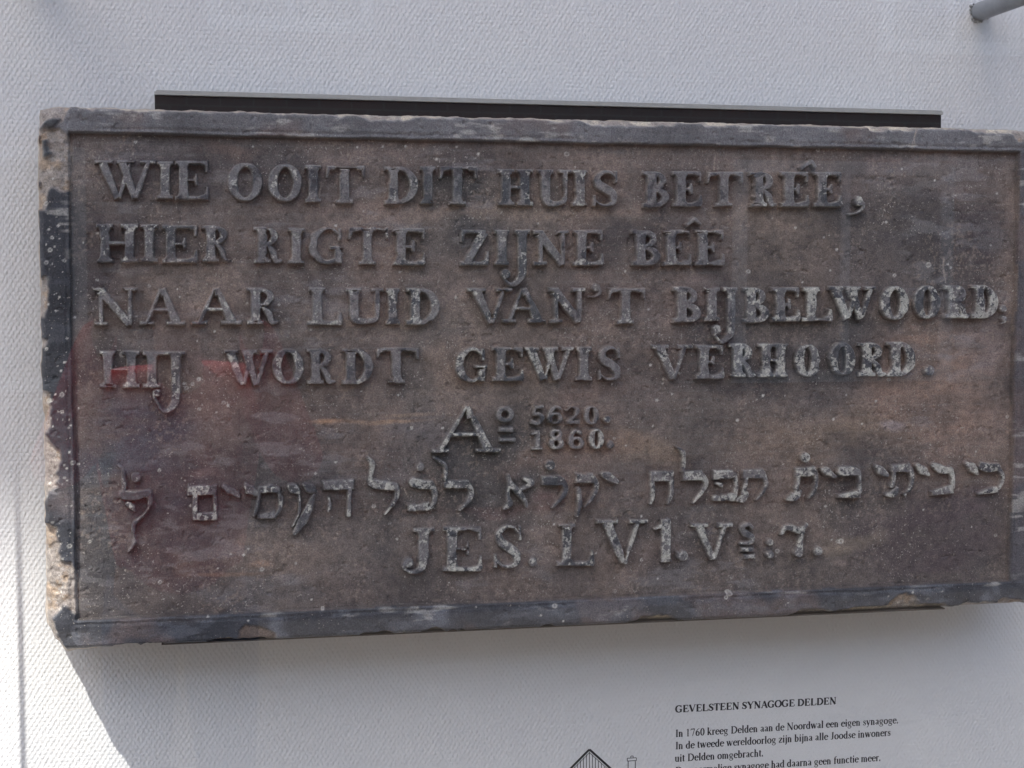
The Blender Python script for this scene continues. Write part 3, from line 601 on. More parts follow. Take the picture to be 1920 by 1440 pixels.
# scratches
for _ in range(70):
    px, py = rs.uniform(160, 1880), rs.uniform(270, 1150); ln = rs.uniform(8, 60); an = rs.normal(0, .6)+(math.pi/3 if rs.rand() < .35 else 0)
    cx, cz = P(px, py); s = S(px, py); ex, ez = cx+ln*s*math.cos(an), cz+ln*s*math.sin(an)
    i0, i1 = np.searchsorted(gx, [min(cx, ex)-.003, max(cx, ex)+.003]); j0, j1 = np.searchsorted(gz, [min(cz, ez)-.003, max(cz, ez)+.003])
    sl = (slice(j0, j1), slice(i0, i1)); x, z = X[sl], Z[sl]
    if x.size == 0: continue
    tt = np.clip(((x-cx)*(ex-cx)+(z-cz)*(ez-cz))/((ex-cx)**2+(ez-cz)**2), 0, 1)
    d = np.hypot(x-cx-tt*(ex-cx)+.002*np.sin(tt*3), z-cz-tt*(ez-cz))
    k = (sstep(.0011, .0003, d)*rs.uniform(.15, .5)*sstep(0, .2, tt+.01))[..., None]
    colr[sl] = colr[sl]*(1-k)+alb(160, 148, 136)*k

def grid_quads(mask_v):
    idx = -np.ones(mask_v.shape, np.int64); idx[mask_v] = np.arange(mask_v.sum())
    ok = mask_v[:-1, :-1] & mask_v[1:, :-1] & mask_v[:-1, 1:] & mask_v[1:, 1:]
    a = idx[:-1, :-1][ok]; b = idx[:-1, 1:][ok]; c = idx[1:, 1:][ok]; d = idx[1:, :-1][ok]
    return np.stack([a, b, c, d], 1), idx
Yf = Y_FIELD-H
# panel: a plate that carries the recessed face and runs under the border
mk = din > -.0005
Q, _ = grid_quads(mk)
V = np.stack([Xw[mk], np.where(din[mk] < 0.0, Yf[mk]+.0004, Yf[mk]), Zw[mk]], 1)
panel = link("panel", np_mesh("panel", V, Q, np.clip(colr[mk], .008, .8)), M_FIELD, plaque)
# border: ring of the raised rim with the block's sides and back
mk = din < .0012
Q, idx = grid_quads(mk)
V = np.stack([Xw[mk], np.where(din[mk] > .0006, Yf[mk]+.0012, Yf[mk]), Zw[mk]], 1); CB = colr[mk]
loop = np.concatenate([idx[0, :-1], idx[:-1, -1], idx[-1, :0:-1], idx[:0:-1, 0]])
ring0 = V[loop]; n = len(loop); allV = [V]; allC = [CB]; allQ = [Q]; prev = loop; base = len(V)
cen = np.array([(OX0+OX1)/2, 0, (OZ0+OZ1)/2])
tX = (ring0[:, 0]-cen[0])/((OX1-OX0)/2); tZ = (ring0[:, 2]-cen[2])/((OZ1-OZ0)/2)
outx = np.sign(tX)*sstep(.985, .997, abs(tX)); outz = np.sign(tZ)*sstep(.97, .995, abs(tZ))
cor = np.clip(1-np.hypot(ring0[:, 0]-OX0, ring0[:, 2]-OZ0)/.07, 0, 1)
arc = np.arange(n)*STP
for q, (f, off) in enumerate(((.10, .0010), (.28, .0022), (.46, .0012), (.64, .0030), (.82, .0018), (1.0, .0))):
    nn = (fbm(arc, arc*0+f*3, 60, 4, 201)-.5)*.004
    R = ring0.copy(); R[:, 1] = ring0[:, 1]*(1-f)+Y_BACK*f
    bulge = off+nn+cor*(.004, .009, .008, .012, .017, .014)[q]
    R[:, 0] += outx*bulge*np.where(cor > 0, .6, 1); R[:, 2] += outz*bulge
    cur = base+np.arange(n); allV.append(R); base += n
    cs = alb(138, 128, 118)*(.6+.8*fbm(arc, arc*0+f, 80, 3, 211)[:, None]); allC.append(cs)
    allQ.append(np.stack([np.roll(prev, -1), prev, cur, np.roll(cur, -1)], 1)); prev = cur
bk = np.array([[cen[0], Y_BACK, cen[2]]]); allV.append(bk); allC.append(np.array([alb(138, 128, 118)]))
allQ.append(np.stack([np.roll(prev, -1), prev, np.full(n, base), np.full(n, base)], 1)[:, [0, 1, 2, 2]])
Vb = np.concatenate(allV); Cb = np.concatenate(allC); Qb = np.concatenate(allQ[:-1])
border = link("raised_border", np_mesh("raised_border", Vb, Qb, np.clip(Cb, .008, .8)), M_BORDER, plaque)
border["label"] = "dark slate coloured raised rim with pale broken patches"

# ------------------------------------------------------------------ relief lettering as real height
LS = 0.00058; HL = 0.0098
def seg_dist(kind, pts, w, X, Z):
    """signed distance to a stroke, in metres; pts and w already in metres"""
    D = np.full(X.shape, 1.0, np.float32)
    for k in range(len(pts)-1):
        (ax, az), (bx, bz) = pts[k], pts[k+1]; ux, uz = bx-ax, bz-az; L2 = ux*ux+uz*uz+1e-14; Ln = math.sqrt(L2)
        t = ((X-ax)*ux+(Z-az)*uz)/L2; tc = np.clip(t, 0, 1); ww = (w[k]+(w[k+1]-w[k])*tc)/2
        if kind == 'b':
            p = np.abs((X-ax)*uz-(Z-az)*ux)/Ln; e = np.maximum(-t, t-1)*Ln; a = p-ww
            d = np.where((a > 0) & (e > 0), np.hypot(a, e), np.maximum(a, e))
        else:
            d = np.hypot(X-ax-tc*ux, Z-az-tc*uz)-ww
        D = np.minimum(D, d)
    return D
for label, items, hf in LINES:
    strokes = []
    for sset, pl, dk in items:
        cv = []
        for kind, pts, w in sset:
            a = np.array(pts, float); x, z = P(a[:, 0], a[:, 1]); sc = S(float(a[:, 0].mean()), float(a[:, 1].mean()))
            cv.append((kind, list(zip(x.tolist(), z.tolist())), [q*sc for q in w]))
        strokes.append((cv, pl, dk))
    ax = [p[0] for cv, _, _ in strokes for _, pts, _ in cv for p in pts]; az = [p[1] for cv, _, _ in strokes for _, pts, _ in cv for p in pts]
    lx = np.arange(min(ax)-.014, max(ax)+.014, LS); lz = np.arange(min(az)-.014, max(az)+.014, LS)
    X, Z = np.meshgrid(lx, lz); D = np.full(X.shape, 1.0, np.float32); PL = np.zeros(X.shape, np.float32); DK = np.zeros(X.shape, np.float32); HF = np.ones(X.shape, np.float32)
    for cv, pl, dk in strokes:
        hr = random.uniform(.78, 1.08)
        for kind, pts, w in cv:
            m = max(w)/2+.006
            i0, i1 = np.searchsorted(lx, [min(p[0] for p in pts)-m, max(p[0] for p in pts)+m]); j0, j1 = np.searchsorted(lz, [min(p[1] for p in pts)-m, max(p[1] for p in pts)+m])
            sl = (slice(j0, j1), slice(i0, i1)); d = seg_dist(kind, pts, w, X[sl], Z[sl]); b = d < D[sl]
            D[sl] = np.where(b, d, D[sl]); PL[sl] = np.where(b, pl, PL[sl]); DK[sl] = np.where(b, dk, DK[sl]); HF[sl] = np.where(b, hr, HF[sl])
    De = D+(fbm(X, Z, 160, 3, 301)-.5)*.0009+(fbm(X, Z, 45, 2, 311)-.5)*.0008
    nick = sstep(.66, .76, fbm(X, Z, 75, 3, 321)); De = De+nick*.0012
    t = np.clip((.0005-De)/.0018, 0, 1); prof = 1-(1-t)**2.0
    Hh = HL*hf*HF*prof*(.82+.30*fbm(X, Z, 30, 3, 331))+(fbm(X, Z, 230, 3, 341)-.5)*.0009*t
    Hh = np.where(De > .0005, -(De-.0005)*1.2, Hh)
    mk = De < .0021
    Q, _ = grid_quads(mk)
    px0 = (X-OX0)/(OX1-OX0)
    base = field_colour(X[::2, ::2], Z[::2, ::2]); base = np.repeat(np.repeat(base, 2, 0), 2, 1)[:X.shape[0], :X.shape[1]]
    gcol = alb(93, 93, 96); k = (.70*t)[..., None]; col = base*(1-k)+gcol*k
    top = sstep(.45, .85, t); nd = fbm(X, Z, 60, 4, 351, .6); npale = fbm(X, Z, 70, 2, 361)*.35+fbm(X, Z, 300, 3, 365, .7)*.65
    k = (top*sstep(.66-.32*DK, .74-.32*DK, nd)*.85)[..., None]; col = col*(1-k)+alb(54, 55, 60)*k
    k = (sstep(.35, .75, t)*sstep(.72-.30*PL, .76-.30*PL, npale)*sstep(.05, .3, PL))[..., None]*.85
    col = col*(1-k)+(alb(146, 145, 139)*(.75+.5*fbm(X, Z, 400, 2, 371)[..., None]))*k
    k = (np.exp(-((t-.72)/.2)**2)*.42*sstep(.35, .6, fbm(X, Z, 90, 3, 391)))[..., None]; col = col*(1-k)+alb(140, 138, 134)*k
    col = col*(.72+.56*fbm(X, Z, 300, 2, 381)[..., None])
    V = np.stack([X[mk], Y_FIELD-Hh[mk], Z[mk]], 1)
    o = link("raised_lettering", np_mesh("raised_lettering", V, Q, np.clip(col[mk], .008, .8)), M_LETTER, plaque)
    o["label"] = label

# ------------------------------------------------------------------ rails that carry the slab
YR = -0.052
rx0, rz0 = P(290, 182, YR); rx1, rz1 = P(1765, 212, YR)
ra, _ = P(303, 1212, YR); rb, _ = P(1745, 1142, YR)
X0, X1 = float(rx0), float(rx1); ZT = float((P(290, 177, YR)[1]+P(1766, 210, YR)[1])/2)-.0020
rail = empty("hanging_rail", ((X0+X1)/2, 0, ZT)); tag(rail, "long black rail with pale metal lip showing above the stone plaque", "rail")
bm = bmesh.new(); add_box(bm, X0, X1, YR, -.0145+.0, OZ1+.0012, ZT-.0004, .0004)
add_box(bm, X0+.02, X1-.02, -.0135, 0.0, OZ1-.10, ZT-.004)
link("channel", bm_mesh("channel", bm), M_BLACK, rail)
bm = bmesh.new()
add_box(bm, X0-.0004, X1+.0008, YR-.003, -.012, ZT, ZT+.0036, .0004); add_box(bm, X0+.0015, X1+.0004, YR-.0015, -.012, ZT+.0038, ZT+.0052, .0004)
link("metal_lip", bm_mesh("metal_lip", bm), M_ALU, rail)
ledge = empty("support_ledge", ((X0+X1)/2, 0, OZ0)); tag(ledge, "thin dark ledge just visible under the bottom edge of the stone plaque", "ledge")
bm = bmesh.new(); add_box(bm, float(ra), float(rb), -.088, 0.0, OZ0-.0020, OZ0-.0006, .0003)
link("shelf", bm_mesh("shelf", bm), plain("dark bronze steel", (.11, .092, .08), .5, .2), ledge)
bm = bmesh.new(); add_box(bm, float(ra), float(rb), -.012, -.0, OZ0-.002, OZ0+.05, .0003)
link("upstand", bm_mesh("upstand", bm), M_BLACK, ledge)

# ------------------------------------------------------------------ acrylic sheet on four tubes
YP = -0.175; TH = 0.0095
wx, wz = W3(47, 1300); k = -YP/0.095
PXL = float(wx)-.066*k; PXR = 1.07+.24
rbx, rbz = W3(1836, 22); RODX1, RODZ1 = float(rbx), float(rbz)
RODX0 = float(W3(66, -62)[0]); 
PZT, PZB = RODZ1+.10, Z0-.62
sheet = empty("acrylic_sheet", ((PXL+PXR)/2, YP, PZB)); tag(sheet, "large clear acrylic sheet with black printed text standing in front of the stone plaque", "clear sheet")
bm = bmesh.new(); add_box(bm, PXL, PXR, YP, YP+TH, PZB, PZT)
me = bm_mesh("pane", bm)
pane = link("pane", me, [M_PANE, M_EDGE], sheet)
for p in me.polygons:
    if abs(p.normal.y) < .5: p.material_index = 1
rods = [(RODX1, RODZ1, (.004, .004)), (RODX0, RODZ1+.004, (0, 0)), (RODX1, PZB+.08, (0, 0)), (RODX0, PZB+.08, (0, 0))]
labels = ["grey metal tube standing out from the wall at the upper right corner", "grey metal tube at the upper left corner of the clear sheet", "grey metal tube at the lower right corner of the clear sheet", "grey metal tube at the lower left corner of the clear sheet"]
def rod(x, z, lab):
    t = empty("standoff_tube", (x, 0, z)); tag(t, lab, "tube", "tubes holding the clear sheet off the wall")
    bm = bmesh.new(); add_tube(bm, [(x, 0.0, z), (x, -.002, z), (x+.001, YP+TH+.002, z+.004)], [.0108, .0112, .0112], 40)
    link("tube", bm_mesh("tube", bm, True), M_ROD, t)
    bm = bmesh.new()
    for k in range(26):                           # crumbled filler where the tube enters the wall
        a = random.uniform(0, 2*math.pi) if k > 12 else random.uniform(2.4, 4.3); rr = random.uniform(.0112, .0138)
        m = bmesh.ops.create_icosphere(bm, subdivisions=1, radius=random.uniform(.0008, .0021))
        bmesh.ops.translate(bm, vec=(x+rr*math.cos(a), -.0006, z+rr*math.sin(a)), verts=m["verts"])
    link("filler", bm_mesh("filler", bm, True), plain("grey filler", (.36, .36, .35), .9, 0, 500, .4), t)
    bm = bmesh.new(); add_tube(bm, [(x+.001, YP+.0005, z+.004), (x+.001, YP-.004, z+.004), (x+.001, YP-.005, z+.004)], [.013, .013, .012], 40)
    link("end_cap", bm_mesh("end_cap", bm, True), M_ALU, t)
for (x, z, _), lab in zip(rods, labels): rod(x, z, lab)

# printed text: strokes in units of the capital height, turned into flat ribbons
A_, N_ = .155, .06
def arcp(cx, cy, rx, ry, a0, a1, tk, tn, n=14):
    return ([(cx+rx*math.cos(math.radians(a0+(a1-a0)*k/n)), cy+ry*math.sin(math.radians(a0+(a1-a0)*k/n))) for k in range(n+1)],
            [tn+(tk-tn)*abs(math.cos(math.radians(a0+(a1-a0)*k/n))) for k in range(n+1)])
def ln(x0, y0, x1, y1, w): return ([(x0, y0), (x1, y1)], [w, w])
XH = .68
def st(x, y0, y1, w=A_): return ln(x, y0, x, y1, w)
def sf(x, y, h=.15): return ln(x-h, y, x+h, y, N_)
def times(c):
    a, n = A_, N_; y0, y1, yx = n/2, 1-n/2, XH-n/2
    if c == ' ': return [], .36
    if c == '.': return [ln(.04, .09, .22, .09, .17)], .36
    if c == 'I': return [st(.24, 0, 1), sf(.24, y0), sf(.24, y1)], .48
    if c == 'E': return [st(.24, 0, 1), ln(.08, y0, .80, y0, n), ln(.08, y1, .78, y1, n), ln(.24, .52, .62, .52, n), ln(.78, y1, .76, .76, n), ln(.80, y0, .86, .28, n), ln(.62, .40, .62, .64, n)], .92
    if c == 'L': return [st(.24, 0, 1), ln(.08, y0, .82, y0, n), sf(.24, y1), ln(.82, y0, .87, .30, n)], .92
    if c == 'T': return [st(.44, 0, 1), ln(.04, y1, .84, y1, n), sf(.44, y0), ln(.05, y1, .04, .72, n), ln(.83, y1, .84, .72, n)], .88
    if c == 'D': return [st(.24, 0, 1), ln(.08, y0, .45, y0, n), ln(.08, y1, .45, y1, n), arcp(.40, .5, .52, .47, -88, 88, a, n)], 1.06
    if c == 'O': return [arcp(.52, .5, .42, .47, 0, 360, a, n, 26)], 1.06
    if c == 'G': return [arcp(.52, .5, .42, .47, 48, 320, a, n, 22), st(.82, .06, .42, a*.9), ln(.62, .43, .98, .43, n), ln(.86, .98, .86, .70, n)], 1.06
    if c == 'S': return [([(.66, .82), (.52, .95), (.32, .95), (.16, .80), (.22, .62), (.42, .50), (.62, .36), (.66, .20), (.50, .05), (.28, .04), (.10, .20)], [n, n, n*1.4, a*.8, a, a, a, a*.9, n*1.4, n, n]), ln(.68, .97, .68, .70, n), ln(.09, .02, .09, .32, n)], .80
    if c == 'V': return [ln(.14, 1, .52, .02, a), ln(.88, 1, .54, .02, n*1.1), sf(.16, y1, .15), sf(.88, y1, .12)], 1.02
    if c == 'Y': return [ln(.14, 1, .50, .45, a), ln(.86, 1, .52, .45, n*1.1), st(.50, 0, .48), sf(.5, y0), sf(.15, y1), sf(.87, y1, .11)], 1.0
    if c == 'A': return [ln(.50, 1, .14, 0, n*1.1), ln(.50, .98, .86, 0, a), ln(.26, .34, .74, .34, n), sf(.13, y0, .13), sf(.86, y0, .15)], 1.0
    if c == 'N': return [st(.20, 0, 1, n*1.2), st(.86, 0, 1, n*1.2), ln(.18, 1, .86, .0, a), sf(.2, y0, .13), sf(.86, y1, .13), ln(.04, y1, .22, y1, n)], 1.06
    if c == 'J': return [st(.36, .2, 1), sf(.36, y1), ([(.36, .25), (.33, .08), (.20, .02), (.08, .10)], [a, a*.8, n, a*.7])], .60
    if c == '1': return [st(.34, 0, 1, a*.85), sf(.34, y0), ln(.16, .86, .34, .97, n)], .72
    if c == '7': return [ln(.08, .95, .64, .95, a*.7), ln(.62, .96, .30, 0, n*1.3), ln(.08, .97, .05, .76, n)], .72
    if c == '6': return [([(.62, .98), (.36, .86), (.16, .56), (.13, .32)], [n, n*1.3, a*.8, a]), arcp(.36, .30, .22, .27, 0, 360, a, n, 18)], .72
    if c == '0': return [arcp(.36, .5, .23, .47, 0, 360, a, n, 22)], .72
    if c == 'a': return [([(.12, .54), (.20, .64), (.34, .65), (.44, .54)], [a*.8, n, n, a]), st(.44, .10, .55), ([(.44, .12), (.50, .03), (.60, .08)], [a, n, n]), ([(.44, .40), (.24, .32), (.10, .18), (.22, .04), (.44, .16)], [n, n, a, n*1.2, n])], .64
    if c == 'b': return [st(.16, 0, 1.03), arcp(.32, .34, .24, .31, -130, 130, a, n), ln(.02, 1.0, .16, 1.0, n)], .72
    if c == 'c': return [arcp(.34, .34, .24, .31, 50, 315, a, n), ln(.50, .50, .52, .52, a*.8)], .62
    if c == 'd': return [st(.52, .0, 1.03), arcp(.34, .34, .24, .31, 50, 310, a, n), ln(.38, 1.0, .52, 1.0, n), ln(.52, y0, .66, y0, n)], .72
    if c == 'e': return [arcp(.34, .34, .24, .31, 5, 320, a, n), ln(.14, .40, .57, .40, n)], .64
    if c == 'f': return [st(.20, 0, .85), ([(.20, .8), (.26, .98), (.40, 1.0), (.46, .93)], [a, n*1.3, n, a*.7]), ln(.04, yx, .40, yx, n), sf(.2, y0)], .46
    if c == 'g': return [arcp(.30, .44, .19, .20, 0, 360, a*.8, n, 18), ln(.42, .60, .62, .60, n*1.2), ([(.18, .27), (.13, .16), (.24, .08), (.48, .06), (.58, -.08), (.46, -.24), (.22, -.26), (.06, -.16), (.16, .02)], [n, n*1.3, a*.7, a*.8, a*.7, n, n*1.1, n*1.3, n])], .70
    if c == 'h': return [st(.16, 0, 1.03), ([(.16, .50), (.32, .65), (.48, .56), (.50, .40)], [n, n*1.3, a*.8, a]), st(.50, 0, .45), sf(.16, y0, .13), sf(.5, y0, .13), ln(.02, 1.0, .16, 1.0, n)], .72
    if c == 'i': return [st(.18, 0, XH), sf(.18, y0, .13), ln(.04, yx, .18, yx, n), ln(.10, .90, .26, .90, .15)], .38
    if c == 'j': return [st(.20, -.14, XH), ([(.20, -.10), (.15, -.26), (.02, -.24)], [a, n*1.3, a*.6]), ln(.06, yx, .2, yx, n), ln(.12, .90, .28, .90, .15)], .38
    if c == 'k': return [st(.16, 0, 1.03), ln(.22, .32, .52, .64, n), ln(.30, .40, .58, .02, a*.9), sf(.16, y0, .13), sf(.58, y0, .11), sf(.52, yx, .11), ln(.02, 1.0, .16, 1.0, n)], .72
    if c == 'l': return [st(.18, 0, 1.03), sf(.18, y0, .13), ln(.04, 1.0, .18, 1.0, n)], .38
    if c == 'm': return [st(.16, 0, XH), st(.50, 0, .45), st(.84, 0, .45), ([(.16, .50), (.32, .65), (.47, .57), (.50, .40)], [n, n*1.3, a*.8, a]), ([(.50, .50), (.66, .65), (.81, .57), (.84, .40)], [n, n*1.3, a*.8, a]), sf(.16, y0, .12), sf(.5, y0, .12), sf(.84, y0, .12), ln(.02, yx, .16, yx, n)], 1.06
    if c == 'n': return [st(.16, 0, XH), ([(.16, .50), (.32, .65), (.48, .56), (.50, .40)], [n, n*1.3, a*.8, a]), st(.50, 0, .45), sf(.16, y0, .13), sf(.5, y0, .13), ln(.02, yx, .16, yx, n)], .72
    if c == 'o': return [arcp(.35, .34, .25, .31, 0, 360, a, n, 20)], .72
    if c == 'r': return [st(.16, 0, XH), ([(.16, .46), (.28, .63), (.40, .63), (.44, .56)], [n, n*1.3, a*.7, a*.8]), sf(.16, y0, .14), ln(.02, yx, .16, yx, n)], .50
    if c == 's': return [([(.42, .54), (.30, .65), (.15, .58), (.14, .46), (.30, .34), (.44, .22), (.38, .06), (.22, .03), (.09, .16)], [n, n, a*.7, a*.8, a, a*.8, n*1.4, n, n]), ln(.43, .66, .43, .48, n), ln(.08, .02, .08, .22, n)], .54
    if c == 't': return [st(.18, .10, .86), ln(.04, yx, .38, yx, n), ([(.18, .14), (.24, .03), (.38, .08)], [a, n*1.3, n])], .42
    if c == 'u': return [st(.16, .16, XH), st(.52, 0, XH), ([(.16, .20), (.22, .06), (.36, .04), (.52, .18)], [a, a*.7, n*1.2, n]), ln(.02, yx, .16, yx, n), ln(.38, yx, .52, yx, n), ln(.52, y0, .66, y0, n)], .72
    if c == 'v': return [ln(.12, XH, .34, .02, a), ln(.58, XH, .36, .02, n), sf(.12, yx, .11), sf(.58, yx, .09)], .70
    if c == 'w': return [ln(.12, XH, .30, .02, a), ln(.48, XH, .32, .02, n), ln(.46, XH, .66, .02, a), ln(.88, XH, .68, .02, n), sf(.12, yx, .11), sf(.46, yx, .10), sf(.88, yx, .09)], 1.0
    if c == 'y': return [ln(.12, XH, .34, .04, a), ([(.58, XH), (.36, .04), (.26, -.20), (.10, -.26)], [n, n*1.2, n*1.2, a*.6]), sf(.12, yx, .11), sf(.58, yx, .09)], .70
    if c == 'z': return [ln(.08, y0, .50, y0, n), ln(.08, yx, .50, yx, n), ln(.50, .64, .08, .04, a*.9), ln(.08, yx, .06, .50, n), ln(.50, y0, .54, .18, n)], .60
    return [], .5
def ribbons(bm, strokes, to3, y):
    """flat ribbons and round joints; every stroke a hair in front of the one before"""
    for q, (pts, w) in enumerate(strokes):
        yy = y-q*2e-6; m = len(pts); pts = [to3(*p) for p in pts]
        L_, R_ = [], []
        for i in range(m):
            a = pts[max(i-1, 0)]; b = pts[min(i+1, m-1)]; dx, dz = b[0]-a[0], b[1]-a[1]; l = math.hypot(dx, dz) or 1
            nx_, nz_ = -dz/l*w[i]/2, dx/l*w[i]/2
            L_.append(bm.verts.new((pts[i][0]+nx_, yy, pts[i][1]+nz_))); R_.append(bm.verts.new((pts[i][0]-nx_, yy, pts[i][1]-nz_)))
        for i in range(m-1): bm.faces.new((L_[i], R_[i], R_[i+1], L_[i+1]))
def text_line(txt, a, b, cap, heavy, label):
    yq = YP-.0003
    (ax, az), (bx, bz) = P(a[0], a[1], YP), P(b[0], b[1], YP); s = S(a[0], a[1], YP)*cap
    adv = sum(times(c)[1] for c in txt); L_ = math.hypot(bx-ax, bz-az); ux, uz = (bx-ax)/L_, (bz-az)/L_; hs = L_/adv
    bm = bmesh.new(); x = 0.0
    for q, c in enumerate(txt):
        g, ad = times(c)
        g = [(p, [max(v*s*heavy, .00022) for v in w]) for p, w in g]
        ribbons(bm, g, (lambda u, v, x=x: (ax+(x+u)*hs*ux-v*s*uz, az+(x+u)*hs*uz+v*s*ux)), yq-(q % 2)*3e-5); x += ad
    o = link("printed_line", bm_mesh("printed_line", bm), M_PRINT, sheet); o["label"] = label
text_line("GEVELSTEEN SYNAGOGE DELDEN", (1266, 1336), (1568, 1320), 12.8, 1.75, "bold printed heading in capitals")
text_line("In 1760 kreeg Delden aan de Noordwal een eigen synagoge.", (1266, 1382), (1685, 1356), 13.5, 1.3, "first printed sentence under the heading")
text_line("In de tweede wereldoorlog zijn bijna alle Joodse inwoners", (1266, 1405), (1670, 1379.5), 13.5, 1.3, "second printed line under the heading")
text_line("uit Delden omgebracht.", (1265, 1428.5), (1432, 1418), 13.5, 1.3, "short third printed line under the heading")
text_line("De voormalige synagoge had daarna geen functie meer.", (1266, 1452), (1652, 1426.5), 13.5, 1.3, "lowest printed line, cut by the frame")
bm = bmesh.new()
def pl(pts, w): ribbons(bm, [([p for p in pts[i:i+2]], [w*S(1100, 1420, YP)]*2) for i in range(len(pts)-1)], lambda u, v: tuple(float(q) for q in P(u, v, YP)), YP-.0004)
apx = (1105, 1405); pl([(1048, 1463), apx, (1166, 1460)], 4.2); pl([(1054, 1463), (1105, 1411), (1160, 1460)], 1.2)
for k in range(-9, 10):
    x = 1105+k*5.6; y = 1409+abs(k)*5.7
    if y < 1460: pl([(x, y), (x, 1466)], 1.3)
pl([(1177.5, 1427), (1177.5, 1466)], 1.6); pl([(1191, 1427), (1191, 1466)], 1.6)
pl([(1176, 1421.5), (1193, 1420.6), (1193, 1425.8), (1176, 1426.8), (1176, 1421.5)], 1.4); pl([(1182.5, 1421), (1182.5, 1417.5), (1187, 1417.2), (1187, 1420.8)], 1.3)
pl([(1048, 1463), (1166, 1460)], 1.6); pl([(1056, 1463), (1056, 1545)], 1.6); pl([(1158, 1460), (1158, 1540)], 1.6); pl([(1056, 1545), (1250, 1535)], 1.6)
pl([(1166, 1466), (1252, 1461)], 2.2); pl([(1246, 1462), (1246, 1535)], 1.6); pl([(1094, 1543), (1094, 1495), (1120, 1493), (1120, 1542)], 1.4)
for wx0 in (1066, 1132, 1176, 1214): pl([(wx0, 1500), (wx0, 1482), (wx0+16, 1481), (wx0+16, 1499), (wx0, 1500)], 1.2)
o = link("house_drawing", bm_mesh("house_drawing", bm), M_PRINT, sheet); o["label"] = "black line drawing of a gable with a chimney"

# ------------------------------------------------------------------ behind the viewer: added tree shading the wall, and things the sheet mirrors
def leaf_material():
    m, n, l, bs = new_mat("green leaves"); v = coords(n, l); f = noise(n, l, v, 1.3, 3, .6)
    l.new(ramp(n, l, f, [(.3, (.030, .055, .016)), (.7, (.075, .115, .032))]), bs.inputs["Base Color"]); bs.inputs["Roughness"].default_value = .6
    return m
M_LEAF = leaf_material(); M_BARK = plain("grey bark", (.11, .085, .065), .9, 0, 14, .4, .01)
mid = Vector((.53, -.09, 1.52)); TC = mid - SUN_DIR*12.5
tree = empty("added_shade_tree", (TC.x-.6, TC.y-.4, 0)); tag(tree, "unseen leafy tree added across the pavement to shade the wall and the plaque", "tree")  # added out of view to keep the sun off wall and plaque
rt = np.random.RandomState(11)
NL = 30000
u = rt.normal(size=(NL*2, 3)); u /= np.linalg.norm(u, axis=1)[:, None]
pos = u*(rt.rand(NL*2, 1)**(1/2.6))*np.array([1.9, 1.9, 1.9])+np.array(TC)
lump = fbm(pos[:, 0]+.7*pos[:, 2], pos[:, 1]-.6*pos[:, 2], .55, 3, 401)
pos = pos[(lump > .12)][:NL]
sd = np.array(SUN_DIR); tt = -pos[:, 1]/sd[1]; wX = pos[:, 0]+tt*sd[0]; wZ = pos[:, 2]+tt*sd[2]
gapx = sstep(-.85, -.75, wX)*sstep(.115, .095, wX); gapz = sstep(.75, .8, wZ)*sstep(1.40, 1.38, wZ)
pos = pos[~((gapx*gapz) > .5)]  # leaves dropped to shape the sun patch at the wall's lower left
n_ = len(pos); ax1 = rt.normal(size=(n_, 3)); ax1 /= np.linalg.norm(ax1, axis=1)[:, None]
ax2 = np.cross(ax1, rt.normal(size=(n_, 3))); ax2 /= np.linalg.norm(ax2, axis=1)[:, None]
s1 = rt.uniform(.032, .052, (n_, 1)); s2 = s1*.62; nrm = np.cross(ax1, ax2)*s1*.25
V = np.stack([pos-ax1*s1, pos+ax2*s2+nrm, pos+ax1*s1, pos-ax2*s2+nrm], 1).reshape(-1, 3)
link("crown", np_mesh("crown", V, np.arange(n_*4).reshape(-1, 4), smooth=False), M_LEAF, tree)
bm = bmesh.new(); base = Vector(tree.location)
add_tube(bm, [base, base+Vector((.03, .02, .5)), base+Vector((.1, .1, 3)), base+Vector((.3, .2, 6)), base+Vector((.55, .35, TC.z-.4))], [.36, .27, .22, .17, .08], 14)
link("trunk", bm_mesh("trunk", bm, True), M_BARK, tree)
for k in range(7):
    a = k*.9+.3; st_ = base+Vector((.3, .2, 6.6+.45*k)); en = Vector(TC)+Vector((1.2*math.cos(a), 1.2*math.sin(a), -.6+.4*k))
    tq = (np.array([st_, st_.lerp(en, .5)+Vector((0, 0, -.25)), en]))
    bm = bmesh.new(); add_tube(bm, [Vector(q) for q in tq], [.085, .05, .015], 8)
    # limbs keep out of the gap that lets the sun reach the wall's lower corner
    mids = Vector(tq[1]); t_ = -mids.y/SUN_DIR.y; q = mids+SUN_DIR*t_
    if -1.0 < q.x < .4 and .6 < q.z < 1.6: bm.free(); continue
    link("limb", bm_mesh("limb", bm, True), M_BARK, tree)

def brick_material():
    m, n, l, bs = new_mat("red brown brickwork"); v = coords(n, l)
    sep = n.new("ShaderNodeSeparateXYZ"); l.new(v, sep.inputs[0]); cm = n.new("ShaderNodeCombineXYZ")
    l.new(math_n(n, l, 'ADD', sep.outputs["X"], sep.outputs["Y"]), cm.inputs["X"]); l.new(sep.outputs["Z"], cm.inputs["Y"])
    b = n.new("ShaderNodeTexBrick"); l.new(cm.outputs[0], b.inputs["Vector"]); b.inputs["Scale"].default_value = 1
    b.inputs["Brick Width"].default_value = .22; b.inputs["Row Height"].default_value = .065; b.inputs["Mortar Size"].default_value = .006
    b.inputs["Color1"].default_value = (.24, .075, .05, 1); b.inputs["Color2"].default_value = (.16, .055, .04, 1); b.inputs["Mortar"].default_value = (.3, .27, .24, 1)
    l.new(b.outputs["Color"], bs.inputs["Base Color"]); bs.inputs["Roughness"].default_value = .85
    return m
